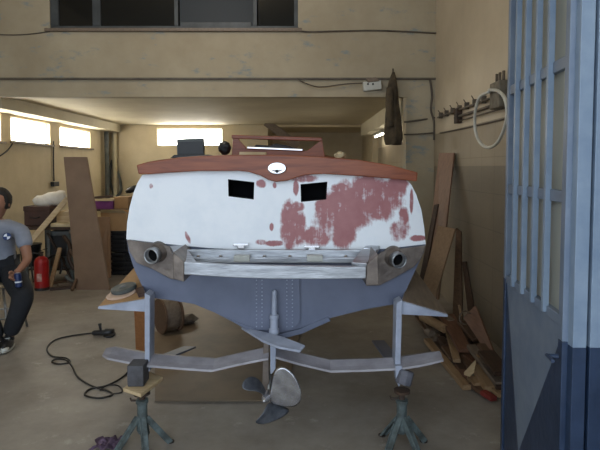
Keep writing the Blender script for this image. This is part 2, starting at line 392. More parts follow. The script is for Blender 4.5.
# second leaf facing the entrance
q0 = G(uN+.005, 0); zs = P(580,345,q0.y).z
d2m = B(); x = q0.x
def xbar(bm, x0, x1, z0, z1, y0, y1, mi=0): box(bm, (x0,y0,z0), (x1,y1,z1), mi)
ya, yb = q0.y-.03, q0.y+.03
wst = P(590,225,ya).x - x
for (x0, x1) in ((x, x+wst), (x+wst+.012, x+wst+.16)):
    xbar(d2m, x0, x1, .03, zs, ya, yb, 1); xbar(d2m, x0, x1, zs, ZG, ya, yb, 0)
xbar(d2m, x+wst, x+wst+.012, .03, ZG, ya+.03, yb, 2)
xbar(d2m, x+wst+.16, XR-.01, .03, zs, ya+.02, yb-.01, 1); xbar(d2m, x+wst+.16, XR-.01, zs, ZG, ya+.02, yb-.01, 0)
d2 = struct('door_2', d2m, [BLUEL, BLUED, BLACK], bevel=.002); d2['label'] = 'outer blue gate leaf, pale above and dark below'

# ------------------------------------------------------------------ BOAT
YT = 3.1
boat = thing('boat', 'small white boat with wooden rail, sanded red patches and fins, propped on jack stands', 'boat', (-.14, YT, 0))
bl = wloc(boat)
# painted transom material with sanded primer patches
def paint_mat():
    m, t, b = newmat('white boat paint sanded to red primer')
    tc = nd(t, 'ShaderNodeTexCoord'); sx = nd(t, 'ShaderNodeSeparateXYZ'); t.links.new(tc.outputs['Object'], sx.inputs[0])
    def M(op, a, b2=None):
        n = nd(t, 'ShaderNodeMath', operation=op)
        for i, v in enumerate((a, b2)):
            if v is None: continue
            if isinstance(v, (int, float)): n.inputs[i].default_value = v
            else: t.links.new(v, n.inputs[i])
        return n.outputs[0]
    x, z = sx.outputs['X'], sx.outputs['Z']
    ell = [(303,178,14,4,0),(348,207,26,24,20),(376,194,28,16,-15),(393,185,16,8,10),(400,187,6,12,0),(332,216,18,22,0),(341,233,14,14,0),(318,234,18,11,0),(372,208,22,11,-20),
           (289,215,8,16,0),(289,233,8,16,0),(299,228,8,17,0),(297,206,7,5,0),(296,187,3,8,0),(399,230,10,11,0),(403,217,5,11,0),(262,184,5,4,0),(275,185,2,3,0),(262,241,6,3,0),(272,226,2,4,0),
           (189,237,2,6,20),(152,186,2,3,0),(418,238,9,3,0),(275,242,12,3,0),(322,206,8,9,0),(362,182,7,4,0),(340,188,10,5,0),(411,200,2,12,0),(330,222,20,8,0)]
    acc = None
    s = (P(301,200,YT).x-P(300,200,YT).x)
    for px, py, rx, ry, an in ell:
        c = P(px, py, YT)-bl; an = math.radians(an)
        dx = M('SUBTRACT', x, c.x); dz = M('SUBTRACT', z, c.z)
        u = M('MULTIPLY', M('ADD', M('MULTIPLY', dx, math.cos(an)), M('MULTIPLY', dz, math.sin(an))), 1/(rx*s))
        v = M('MULTIPLY', M('SUBTRACT', M('MULTIPLY', dz, math.cos(an)), M('MULTIPLY', dx, math.sin(an))), 1/(ry*s))
        e = M('SUBTRACT', 1.0, M('ADD', M('MULTIPLY', u, u), M('MULTIPLY', v, v)))
        acc = e if acc is None else M('MAXIMUM', acc, e)
    acc = M('MINIMUM', M('MAXIMUM', acc, -1.0), .5)
    def noise(sc, st, det):
        mp = nd(t, 'ShaderNodeMapping'); mp.inputs['Scale'].default_value = st; t.links.new(tc.outputs['Object'], mp.inputs[0])
        n = nd(t, 'ShaderNodeTexNoise', i_Scale=sc, i_Detail=det, i_Roughness=.65); t.links.new(mp.outputs[0], n.inputs['Vector']); return n.outputs['Fac']
    nz = M('MULTIPLY', M('SUBTRACT', noise(10, (1,1,1), 8.0), .5), 2.7)
    streak = M('MULTIPLY', M('SUBTRACT', noise(17, (2.8,1,.3), 3.0), .5), 1.15)
    tot = M('ADD', M('ADD', acc, nz), streak)
    r = nd(t, 'ShaderNodeValToRGB'); r.color_ramp.elements[0].position = .36; r.color_ramp.elements[1].position = .86
    t.links.new(M('MULTIPLY', M('ADD', tot, .70), .8), r.inputs[0])
    mask = r.outputs[0]
    base = nd(t, 'ShaderNodeValToRGB'); base.color_ramp.elements[0].color = rgb(238,240,243); base.color_ramp.elements[1].color = rgb(224,229,235)
    base.color_ramp.elements[0].position = .45; base.color_ramp.elements[1].position = .75
    t.links.new(noise(4, (1,1,1), 6.0), base.inputs[0])
    redr = nd(t, 'ShaderNodeValToRGB'); redr.color_ramp.elements[0].color = rgb(142,80,82); redr.color_ramp.elements[1].color = rgb(176,120,120)
    t.links.new(noise(12, (1,1,1), 6.0), redr.inputs[0])
    mx = nd(t, 'ShaderNodeMix', data_type='RGBA'); t.links.new(mask, mx.inputs[0]); t.links.new(base.outputs[0], mx.inputs[6]); t.links.new(redr.outputs[0], mx.inputs[7])
    t.links.new(mx.outputs[2], b.inputs['Base Color']); b.inputs['Roughness'].default_value = .42
    return m
PAINT = paint_mat()
WPLAIN = mat('white hull paint', rgb(226,229,233), rgb(206,211,218), rough=.42, scale=4, bump=.03)
upL = [(143,175),(138,183),(134,193),(130,207),(127.5,222),(126.5,239)]
upR = [(425.5,244),(424,228),(421,210),(416,195),(411,185),(406,179)]
topR = [(380,173),(340,168),(300,166),(275,165.5),(240,165.5),(200,166.5),(170,170)]
botU = [(165,243),(210,247),(275,250),(340,250),(385,248)]
def bulge(p, k=.05):
    """gentle convex transom: centre nearer the camera"""
    q = p.copy(); q.y -= k*(1-min(1, abs(p.x-bl.x)/.95)**2); return q
outer = [P(*q, YT) for q in upL+botU+upR+topR]
def hole(pts): return [P(*q, YT) for q in pts]
h1 = hole([(229,179),(255,182),(254.5,199),(229.5,196)]); h2 = hole([(300.5,184),(327,181.5),(326,199),(301,201.5)])
def filled(loops, y=None, cuts=2, doy=None):
    bm = B(); es = []
    for lp in loops:
        vs = [bm.verts.new(p) for p in lp]
        es += [bm.edges.new((vs[i], vs[(i+1)%len(vs)])) for i in range(len(vs))]
    bmesh.ops.triangle_fill(bm, use_beauty=True, use_dissolve=False, edges=es)
    if cuts:
        for _ in range(cuts):
            long_ = [e for e in bm.edges if e.calc_length() > .12]
            bmesh.ops.subdivide_edges(bm, edges=long_, cuts=1, use_grid_fill=False)
            bmesh.ops.triangulate(bm, faces=bm.faces[:])
    return bm
def dense(lp, n=3):
    out = []
    for i, p in enumerate(lp):
        q = lp[(i+1)%len(lp)]
        for k in range(n): out.append(p.lerp(q, k/n))
    return out
bm = filled([dense(outer, 2), h1, h2], cuts=3)
for v in bm.verts: v.co = bulge(v.co)
# give it thickness
ret = bmesh.ops.extrude_face_region(bm, geom=bm.faces[:]); 
for g in ret['geom']:
    if isinstance(g, bmesh.types.BMVert): g.co.y += .035
obj('transom', bm, PAINT, boat)
# hatch linings, flat black: shade of the hull interior put into the colour
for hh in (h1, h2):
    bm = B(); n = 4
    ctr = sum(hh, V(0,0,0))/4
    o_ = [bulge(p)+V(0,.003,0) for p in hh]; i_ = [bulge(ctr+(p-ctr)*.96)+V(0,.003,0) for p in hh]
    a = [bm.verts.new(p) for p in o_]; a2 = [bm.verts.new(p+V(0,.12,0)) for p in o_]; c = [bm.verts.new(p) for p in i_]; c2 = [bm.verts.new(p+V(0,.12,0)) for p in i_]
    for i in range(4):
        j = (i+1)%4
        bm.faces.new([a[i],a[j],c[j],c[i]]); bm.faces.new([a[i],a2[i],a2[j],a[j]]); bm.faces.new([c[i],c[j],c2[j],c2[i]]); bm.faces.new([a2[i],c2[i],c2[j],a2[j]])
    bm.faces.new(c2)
    obj('hatch_shade', bm, BLACK, boat)
# lower transom
loL = [(127,240),(129,252),(135,270),(148,297)]
loB = [(170,299),(195,303),(215,311),(235,321),(255,329),(275,332),(295,328),(320,319),(345,313),(370,307),(399,303)]
loR = [(407,287),(415,270),(424,252),(425.5,244)]
botl = [(385,246),(340,248),(275,248),(210,245),(165,241)]
low = [P(*q, YT+.01) for q in loL+loB+loR+botl]
bm = filled([dense(low, 2)], cuts=3)
for v in bm.verts: v.co = bulge(v.co, .035)
ret = bmesh.ops.extrude_face_region(bm, geom=bm.faces[:])
for g in ret['geom']:
    if isinstance(g, bmesh.types.BMVert): g.co.y += .03
obj('lower_transom', bm, GREYH, boat)
# hull sides and bottom lofted to the bow
prof = [P(*q, YT) for q in [(406,179),(411,185),(416,195),(421,210),(424,228),(425.5,244),(424,252),(415,270),(399,303),(345,313),(295,328),(275,332),(255,329),(215,311),(195,303),(148,297),(135,270),(129,252),(126.5,239),(127.5,222),(130,207),(134,193),(138,183),(143,175)]]
cx = bl.x
st = [(0,1,0,0),(.5,1.02,0,0),(1.0,1.02,.0,.02),(1.7,.96,.0,.05),(2.3,.8,.02,.1),(2.8,.55,.04,.16),(3.15,.25,.08,.22),(3.35,.03,.14,.26)]
for part, sel, m_ in (('hull_side', [(0,7),(17,24)], WPLAIN), ('hull_bottom', [(6,18)], GREYH)):
    bm = B()
    for i0, i1 in sel:
        rows = []
        for dy, sx_, rise, lift in st:
            rows.append([bm.verts.new(V(cx+(p.x-cx)*sx_*.995, YT+.012+dy, p.z + lift*(p.z-.5) + (rise*1.2 if p.z < .9 else 0))) for p in prof[i0:i1]])
        for a, b2 in zip(rows, rows[1:]):
            for k in range(len(a)-1): bm.faces.new([a[k], a[k+1], b2[k+1], b2[k]])
    obj(part, bm, m_, boat, smooth=True, solid=.012)
# deck
bm = B(); rows = []
for dy, sx_, rise, lift in st:
    rows.append([bm.verts.new(V(cx+(x_-cx)*sx_*.985, YT+.03+dy, 1.525+lift*1.0 + .03*(1-((x_-cx)/.85)**2))) for x_ in [prof[23].x+.0+(prof[0].x-prof[23].x)*k/8 for k in range(9)]])
for a, b2 in zip(rows, rows[1:]):
    for k in range(8): bm.faces.new([a[k], a[k+1], b2[k+1], b2[k]])
obj('deck', bm, MAHOG, boat, solid=.02, smooth=True)
# wooden rail
rt_ = [(137,165),(148,162),(160,160),(180,157.5),(200,156),(232,155),(265,154.8),(297,155.5),(323,157),(358,159.7),(390,165),(417.5,172.5)]
rb_ = [(416.5,181.5),(398,179.5),(363,176.3),(323,173.8),(305,175),(297,177.3),(288,180.5),(277,181.8),(269,179.8),(261,175.5),(250,172),(240,171),(200,171),(165,173),(149,174.3),(139,174)]
bm = B(); rp = [bulge(P(*q, YT-.05), .05) for q in rt_+rb_]
es = [bm.verts.new(p) for p in rp]; ed = [bm.edges.new((es[i], es[(i+1)%len(es)])) for i in range(len(es))]
bmesh.ops.triangle_fill(bm, use_beauty=True, use_dissolve=False, edges=ed)
ret = bmesh.ops.extrude_face_region(bm, geom=bm.faces[:])
for g in ret['geom']:
    if isinstance(g, bmesh.types.BMVert): g.co.y += .09
rail = obj('wooden_rail', bm, MAHOG, boat, bevel=.006)
# chrome oval fairlead in the rail
c = P(277,168.3,YT-.105)
em = B(); N = 32
def ring(sx_, sz_, y): return [em.verts.new(c+V(math.cos(2*PI*k/N)*sx_, y, math.sin(2*PI*k/N)*sz_)) for k in range(N)]
rs = [ring(.056,.036,.012), ring(.056,.036,0), ring(.050,.031,-.012), ring(.042,.024,-.004), ring(.036,.020,-.006)]
for a, b2 in zip(rs, rs[1:]):
    for k in range(N): em.faces.new([a[k], a[(k+1)%N], b2[(k+1)%N], b2[k]])
em.faces.new(rs[-1])
fl = obj('chrome_fairlead', em, CHROME, rail, smooth=True)
bb = B(); lathe(bb, c+V(0,-.007,-.017), [(.010,0),(.009,-.006),(.005,-.008)][::-1], (0,1,0), 20); obj('fairlead_boss', bb, BLACKP, rail, smooth=True)
# side exhaust brackets
def bracket(plate, box_, pipe, sgn):
    bm = B(); prism(bm, [bulge(P(*q, YT-.012), .035) for q in plate], (0,-.02,0))
    pl = obj('exhaust_bracket', bm, BARE, boat, bevel=.003)
    bm = B(); prism(bm, [P(*q, YT-.33) for q in box_], (0,.31,0)); obj('bracket_box', bm, BARE, pl, bevel=.004)
    c = P(*pipe, YT-.10); ax = V(sgn*.25, -1, -.08).normalized()
    bb = B(); r = .044
    q = c - ax*.085
    lathe(bb, q, [(.07,0),(.062,.02),(.05,.035),(r,.045),(r,.078),(r-.006,.078),(r-.008,.04),(.002,.03)], ax, 28)
    ob = obj('exhaust_pipe', bb, BARE, pl, smooth=True)
    bb = B(); lathe(bb, q, [(r-.007,.05),(r+.003,.05),(r+.004,.088),(r+.001,.094),(r-.005,.094),(r-.007,.088),(r-.007,.05)], ax, 32); obj('pipe_rim', bb, STEEL, ob, smooth=True)
    bb = B(); lathe(bb, c-ax*.033, [(.036,0),(.036,.004)], ax, 24); obj('bore_shade', bb, BLACK, ob)  # black disc stands in for the shade inside the pipe
bracket([(128,239.5),(150,242),(172,245.5),(183,258),(184,279),(172,277.5),(155,268.5),(138,262),(131,251)], [(173,252),(184,262),(184,282),(173,279)], (151.5,256), -1)
bracket([(425,245),(400,248),(380,251),(368,262),(366,284),(379,284),(395,276),(413,266),(421,257)], [(366.5,265),(378,254),(379,285),(366,286)], (399,260.5), 1)
# swim platform frame
zp = 1.055
fr = B()
pf = [P(184,262,2.76), P(230,265,2.74), P(275,266,2.735), P(320,266.5,2.74), P(366,267,2.76)]
pfb = [P(184,274.5,2.76), P(230,277.5,2.74), P(275,279,2.735), P(320,279,2.74), P(366,278.5,2.76)]
a = [fr.verts.new(p) for p in pf]; b2 = [fr.verts.new(p) for p in pfb]; a3 = [fr.verts.new(p+V(0,.035,0)) for p in pf]; b3 = [fr.verts.new(p+V(0,.035,0)) for p in pfb]
for i in range(4):
    fr.faces.new([a[i],a[i+1],b2[i+1],b2[i]]); fr.faces.new([a3[i],b3[i],b3[i+1],a3[i+1]]); fr.faces.new([a[i],a3[i],a3[i+1],a[i+1]]); fr.faces.new([b2[i],b2[i+1],b3[i+1],b3[i]])
fr.faces.new([a[0],b2[0],b3[0],a3[0]]); fr.faces.new([a[4],a3[4],b3[4],b2[4]])
plat = obj('platform_frame', fr, STEEL, boat, bevel=.003)
zt = P(184,262,2.76).z
for px in (189, 359):
    p0 = P(px, 262, 2.79); p1 = P(px-(12 if px < 275 else -14), 247, YT-.03)
    bb = beam(B(), p0+V(0,0,-.015), p1, .085, .022); obj('platform_arm', bb, STEEL, plat, bevel=.003)
for (yy, w_, h_) in ((3.06,.05,.03),(2.975,.05,.022)):
    xl_ = P(184 - (yy-2.76)*28, 255, yy).x+.06; xr_ = P(366+(yy-2.76)*30, 255, yy).x-.06
    bb = box(B(), (xl_, yy-w_/2, zt-.04), (xr_, yy+w_/2, zt-.032+h_)); obj('platform_slat', bb, STEEL, plat, bevel=.003)
xl_, xr_ = P(181,250,3.0).x, P(369,250,3.0).x
obj('platform_back_rail', box(B(), (xl_, 2.99, zt-.02), (xr_, 3.02, zt+.028)), STEEL, plat, bevel=.003)
for px in (200,222,243,265,290,318,345):
    p = P(px, 252, 3.03); bb = B(); lathe(bb, V(p.x, 2.975, zt-.011), [(.012,0),(.012,.006),(.006,.012)], (0,0,1), 12); obj('bolt', bb, CHROME, plat)
for px, py in ((241,244.5),(312,246.5),(371,249)):
    p = P(px, py, YT-.07); bb = beam(B(), p-V(.045,0,0), p+V(.045,0,0), .03, .014); beam(bb, p-V(.02,0,.012), p+V(.02,0,-.012), .03, .02); obj('chrome_hinge', bb, CHROME, boat, bevel=.003)
for px in (241, 315):
    p = P(px, 258, 2.9); bb = box(B(), (p.x-.045, 2.93, zt-.03), (p.x+.045, 2.988, zt+.004)); obj('platform_clamp', bb, WHITEP, plat, bevel=.003)
# stern plate, rivets, rudder tube
sp = B(); prism(sp, [bulge(P(*q, YT-.001), .036) for q in [(252,262),(299,262),(300,318),(293,328),(258,328),(251,320)]], (0,-.006,0)); n_ = len(sp.faces)
for px in (257, 262.5, 287, 292.5):
    for k in range(13):
        p = bulge(P(px, 279+k*3.8, YT-.007), .036)
        bmesh.ops.create_icosphere(sp, subdivisions=1, radius=.0048, matrix=Matrix.Translation(p+V(0,-.001,0)))
sp.faces.ensure_lookup_table()
for f_ in sp.faces[n_:]: f_.material_index = 1
stern = obj('stern_plate', sp, [GREYH, PALEP], boat)
rt2 = B(); top = P(274.5,290,YT-.07); bot = P(274,334,YT-.10)
lathe(rt2, bot, [(.030,0),(.030,.03),(.024,.035),(.024,.085),(.027,.09),(.027,.11),(.016,.115),(.014,(top-bot).length-.01),(.006,(top-bot).length)], (top-bot), 20)
obj('rudder_tube', rt2, PALEP, boat, smooth=False)
# keel step plate and slanting rudder foot
kp = B(); prism(kp, [P(*q, YT-.03) for q in [(222,316),(245,325),(275,335),(300,329),(328,317),(331,321),(302,334),(275,341),(250,332)]], (0,.4,0)); obj('keel_step', kp, GREYH, boat, bevel=.004)
ft = B(); prism(ft, [P(241,327,3.12), P(262,331,3.02), P(285,337,2.9), P(305,345,2.78), P(300,350.5,2.74), P(278,346.5,2.8), P(262,340,2.9)], (0,0,-.014)); obj('rudder_foot', ft, PALEP, boat, bevel=.004)
# centre strut with wooden wedge
cs = B(); prism(cs, [P(*q, 2.9) for q in [(270,343),(276,343),(275.5,369),(272,374),(270.5,374)]], (0,.12,0)); obj('centre_strut', cs, PALEP, boat, bevel=.003)
ws = B(); prism(ws, [P(*q, 2.95) for q in [(263.5,341),(269,343),(269,392),(262,392)]], (0,.03,0)); obj('shaft_bracket', ws, BARE, boat, bevel=.003)
# fins
for (A, Bb, Ct, B2, sg) in (((137,265,3.62), (147,299,2.95), (98,307,2.95), (147,312,2.95), -1), ((413,267,3.62), (401,301,2.95), (448,315,2.95), (401,314.5,2.95), 1)):
    a = P(*A); b2 = P(*Bb); c = P(*Ct); d = P(*B2)
    bm = B(); th = V(0,0,-.012)
    va, vb, vc, vd = [bm.verts.new(p) for p in (a, b2, c, d)]; va2 = bm.verts.new(a+V(0,0,-.05)); vc2 = bm.verts.new(c+V(0,0,-.012)); 
    bm.faces.new([va,vb,vc]); bm.faces.new([vb,vd,vc2,vc]); bm.faces.new([va2,vc2,vd]); bm.faces.new([va,vc,vc2,va2]); bm.faces.new([va,va2,vd,vb])
    for f_ in bm.faces: f_.material_index = 0
    bm.normal_update()
    fin = obj('side_fin', bm, [PALEP], boat, bevel=.002)
    # brown sheet facing the fin top
    n0 = (b2-a).cross(c-a).normalized(); n0 = n0 if n0.z > 0 else -n0; m_ = (a+b2+c)/3
    bm = B(); prism(bm, [m_+(p-m_)*.96+n0*.001 for p in (a,b2,c)], n0*.004); obj('fin_top', bm, CARD if sg < 0 else GREYW, fin)
finL = (P(137,265,3.62), P(147,299,2.95), P(98,307,2.95))
# struts
sL = B(); prism(sL, [P(*q, 2.93) for q in [(144.5,293),(150,296),(149.5,372),(144.5,372)]], (0,.1,0)); obj('strut', sL, PALEP, boat, bevel=.004)
sR = B(); prism(sR, [P(*q, 2.93) for q in [(396.5,303),(402.5,300),(400.5,370),(395,370)]], (0,.1,0)); obj('strut', sR, PALEP, boat, bevel=.004)
sh = B(); prism(sh, [P(*q, 2.9) for q in [(395.5,366),(402,366),(403,378),(399,388),(396,380)]], (0,.06,0)); obj('strut_foot', sh, PALEP, boat, bevel=.003)
# hydrofoil wing: swept aerofoil strip
def foil(path, ch):
    bm = B(); rows = []
    for (px, py, yc, k) in path:
        p = P(px, py, yc); c_ = ch*k
        rows.append([bm.verts.new(p+V(0, dy*c_, dz)) for dy, dz in ((-.5,-.006),(-.46,.004),(-.2,.012+.0),(.2,.012+.02*k),(.5,.02*k),(.2,-.006+.01*k),(-.2,-.010))])
    n = 7
    for a, b2 in zip(rows, rows[1:]):
        for k in range(n): bm.faces.new([a[k], a[(k+1)%n], b2[(k+1)%n], b2[k]])
    bm.faces.new(rows[0]); bm.faces.new(rows[-1][::-1]); return bm
obj('foil_wing', foil([(105,353,2.97,.55),(112,354,2.97,1),(147,361,2.97,1),(185,364,2.97,1),(214,366,2.97,1),(240,360,2.97,1),(269,354,2.97,1.05)], .15), FOILM, boat)
obj('foil_wing', foil([(276,353,2.97,1.05),(300,360,2.97,1),(330,367,2.97,1),(365,366,2.97,1),(397,364.5,2.97,1),(420,361,2.97,1),(441,357,2.97,.8)], .14), FOILM, boat)
obj('foil_brace', beam(B(), P(152,362,3.08), P(190,347,3.75), .09, .012), GREYH, boat, bevel=.002)
obj('foil_brace', beam(B(), P(396,364,3.08), P(378,341,3.75), .09, .012), GREYH, boat, bevel=.002)
# propeller
pr = B(); hub = P(268,398,2.84)
lathe(pr, hub+V(0,.07,.0), [(.02,-.0),(.027,.02),(.026,.08),(.018,.105),(.006,.13)], (-.15,-1,.05), 20)
ph = obj('propeller_hub', pr, SILVER, boat, smooth=True)
sf = B(); sweep(sf, [hub+V(0,.02,0), hub+V(.01,.75,.17)], .011, 12); obj('propeller_shaft', sf, STEEL, boat, smooth=True)
def blade(pts, m_):
    bm = B(); vs = [P(px, py, yy) for px, py, yy in pts]
    ctr = sum(vs, V(0,0,0))/len(vs)+V(0,.012,0)
    vv = [bm.verts.new(p) for p in vs]; cc = bm.verts.new(ctr)
    for i in range(len(vv)): bm.faces.new([vv[i], vv[(i+1)%len(vv)], cc])
    obj('propeller_blade', bm, m_, ph, smooth=True, solid=.007, sub=1)
blade([(268,400,2.84),(271,385,2.82),(273,371,2.80),(280,364.5,2.79),(289,368,2.78),(298,379,2.77),(303,393,2.77),(301,405,2.79),(292,408.5,2.82),(280,407.5,2.85),(271,405,2.87)], SILVER)
blade([(268,402,2.83),(263,393,2.80),(255,391,2.77),(244,391,2.75),(240,386,2.76),(244,378,2.80),(252,375,2.84),(259,378,2.87),(264,386,2.88),(269,396,2.87)], DARKM)
blade([(267,402,2.83),(264,412,2.79),(257,420,2.77),(253,423,2.77),(262,426,2.80),(276,421,2.85),(288,415,2.88),(292,408,2.90),(280,406,2.89),(271,402,2.88)], DARKM)

# cabin windscreen frame on deck
YC = 4.3
def pc(px, py, y=YC): return P(px, py, y)
cb = B()
prism(cb, [pc(*q) for q in [(231.5,157),(233,136),(239,136),(239,140),(246,147.5),(246,149),(305,151),(308,150),(320,141),(318,139),(322,138.5),(325,157)]], (0,.05,0))
cab = obj('windscreen_frame', cb, MAHOG, boat, bevel=.004)
obj('windscreen_header', beam(B(), pc(232,136.8,YC+.02), pc(322,139.5,YC+.02), .06, .03), MAHOG, cab, bevel=.005)
obj('windscreen_trim', beam(B(), pc(247,147.6,YC-.01), pc(303,150,YC-.01), .03, .022), CHROME, cab, bevel=.006)
obj('instrument_cowl', prism(B(), [pc(*q, y=YC+.3) for q in [(252,149),(256,144.5),(270,145.5),(276,143.5),(290,146),(299,150)]], (0,.12,0)), BLACKP, cab, bevel=.006)
# low cabin roof behind
cr = B(); prism(cr, [pc(*q, y=YC+.1) for q in [(232,158),(232,152.5),(324,155),(326,159)]], (0,1.0,0)); obj('cabin_top', cr, MAHOG, boat, bevel=.006)

# loose things on the boat
p = pc(240,152,YC-.25); q = pc(266,155.5,YC-.25)
tag(obj('paper_sheet', prism(B(), [pc(239.5,151.8,YC-.3), pc(266,152.2,YC-.3), pc(266,156,YC-.3), pc(239,156,YC-.3)], (0,.1,0)), CREAM, bevel=.002), 'pale folded paper packet on the deck below the wooden windscreen frame', 'paper')
th_ = thing('monitor', 'dark square panel standing upright on the boat deck below the bright back window', 'panel', pc(190,157,4.1))
obj('panel_face', prism(B(), [pc(*k, y=4.1) for k in [(176.5,139),(203.5,138),(204,155.5),(177,155.5)]], (0,.04,0)), GREYMET, th_, bevel=.004)
obj('screen', prism(B(), [pc(*k, y=4.095) for k in [(178,142),(202.5,141),(203,154.5),(178,154.5)]], (0,-.004,0)), BLACKP, th_)
obj('foot_rail', prism(B(), [pc(*k, y=4.05) for k in [(170,158),(174,154.8),(208,154.5),(222,157)]], (0,.14,0)), BLACKP, th_, bevel=.004)
rg = B(); bmesh.ops.create_icosphere(rg, subdivisions=3, radius=1, matrix=Matrix.Translation(pc(224.5,148,4.3)) @ Matrix.Diagonal((.05,.05,.055,1)))
random.seed(4)
for v in rg.verts: v.co += Vector((random.uniform(-.006,.006) for _ in range(3)))
tag(obj('cap', rg, BLACKP, smooth=True), 'dark round bundle on the deck left of the windscreen frame', 'bundle')
rg = B(); bmesh.ops.create_icosphere(rg, subdivisions=3, radius=1, matrix=Matrix.Translation(pc(340,155.5,3.4)) @ Matrix.Diagonal((.036,.05,.022,1)))
for v in rg.verts: v.co += Vector((random.uniform(-.007,.007) for _ in range(3)))
tag(obj('rag', rg, CREAM, smooth=True), 'crumpled cream rag lying on the boat rail right of the windscreen', 'rag')
# sanding discs on left fin
def fin_pt(px, py, lift=.006):
    a, b2, c = finL; n = (b2-a).cross(c-a).normalized(); n = n if n.z > 0 else -n
    d = P(px, py, 1)-V(0,0,H); tt = (a-V(0,0,H)).dot(n)/d.dot(n); return V(0,0,H)+d*tt+n*lift, n
c, n = fin_pt(122,295, .007); tag(obj('sanding_disc', lathe(B(), c, [(.088,0),(.09,.005),(.082,.01)], n, 32), mat('pale disc', rgb(206,180,160), rgb(186,158,138), rough=.8)), 'tan sanding disc lying flat on the fin under the grey disc', 'disc')
c, n = fin_pt(125,293, .017)
sd = thing('sanding_pad', 'grey ribbed sanding pad on top of the tan disc on the left fin', 'sanding pad', c)
po = obj('pad', lathe(B(), c, [(.068,0),(.075,.006),(.075,.022),(.066,.026),(.03,.024),(.02,.028)], n, 32), GREYMET, sd)
obj('pad_boss', lathe(B(), c+n*.022, [(.018,0),(.018,.008),(.008,.01)], n, 16), DARKM, sd)
c, n = fin_pt(140,294.5, .006)
tag(obj('abrasive_block', prism(B(), [fin_pt(136,292.5,.006)[0], fin_pt(144,290,.006)[0], fin_pt(146,297.5,.006)[0], fin_pt(139,298.5,.006)[0]], n*.02), BROWNC), 'small dark block on the left fin beside the strut', 'block')

# ------------------------------------------------------------------ jack stands
def jack(bx, by, ztop, label, feet):
    e = thing('jack_stand', label, 'jack stand', (bx, by, 0)); zt_ = .17
    for i, an in enumerate(feet):
        d = V(math.cos(an), math.sin(an), 0); foot = V(bx, by, .004)+d*.15; tp = V(bx, by, zt_)+d*.022
        bb = beam(B(), tp, foot, .036, .012, up=d); beam(bb, tp+d.cross(V(0,0,1))*.016, foot+d.cross(V(0,0,1))*.016, .006, .034, up=d)
        lg = obj('leg', bb, JACK, e, bevel=.002)
        obj('foot_pad', lathe(B(), foot-V(0,0,.004), [(.022,0),(.022,.006)], (0,0,1), 14), IRON, lg)
    obj('sleeve', lathe(B(), V(bx,by,zt_-.09), [(.022,0),(.032,.02),(.032,.09),(.028,.095),(.028,.17),(.034,.172),(.034,.19),(.026,.192)], (0,0,1), 20), JACK, e)
    obj('screw', sweep(B(), [V(bx,by,zt_+.05), V(bx,by,ztop-.01)], .017, 14), IRON, e)
    hb = sweep(B(), [V(bx-.06,by-.0,ztop-.05), V(bx-.02,by,ztop-.05)], .006, 8); sweep(hb, [V(bx-.06,by,ztop-.05), V(bx-.065,by,ztop-.035)], .005, 8)
    obj('handle', hb, IRON, e)
    obj('head_plate', lathe(B(), V(bx,by,ztop-.014), [(.045,0),(.045,.014)], (0,0,1), 20), IRON, e)
    return e
jl = P(148,400,2.93); jr = P(398,400,2.93)
zbl = P(140,387,2.83).z
jack(jl.x, 2.82, zbl-.022, 'grey tripod jack stand carrying the left strut of the boat', [-2.5, -1.15, .35, 1.75])
jack(jr.x, 2.82, P(404,376,2.93).z-.033, 'grey tripod jack stand carrying the right strut of the boat', [-2.3, -1.0, .4, 2.2])
tag(obj('board_offcut', prism(B(), [PZ(123,388,zbl), PZ(141,394,zbl), PZ(163,377,zbl), PZ(148,371,zbl)], (0,0,-.02)), PINEX, bevel=.002), 'short pale plank lying on top of the left jack stand', 'plank')
x0, x1 = P(130,370,2.88).x, P(146,370,2.88).x
tag(obj('timber_block', box(B(), (x0, 2.83, zbl+.001), (x1, 2.94, P(138,364,2.86).z)), mat('dark weathered block', rgb(84,84,88), rgb(62,60,62), rough=.8, scale=12), bevel=.004), 'dark grey square block wedged under the left end of the foil', 'block')
p = P(404,376,2.93)
tag(obj('timber_block', lathe(B(), p+V(-.012,-.03,-.035), [(.045,0),(.048,.01),(.048,.07),(.04,.08)], (.3,.2,1), 8), mat('grey chock', rgb(104,104,112), rgb(80,80,88), rough=.8, scale=12), bevel=.003), 'grey rounded chock on top of the right jack stand', 'block')

# ------------------------------------------------------------------ floor things
e = [PZ(155,402,.0), PZ(336,402,0), PZ(400,330,0), PZ(175,312,0)]
e = [V(e[0].x, e[0].y, .004), V(-.1, e[0].y, .004), V(.1, 6.2, .004), V(-1.75, 6.2, .004)]
tag(obj('hardboard_sheet', prism(B(), e, (0,0,.006)), PLYF), 'large thin brown hardboard sheet lying on the floor under the boat', 'sheet')
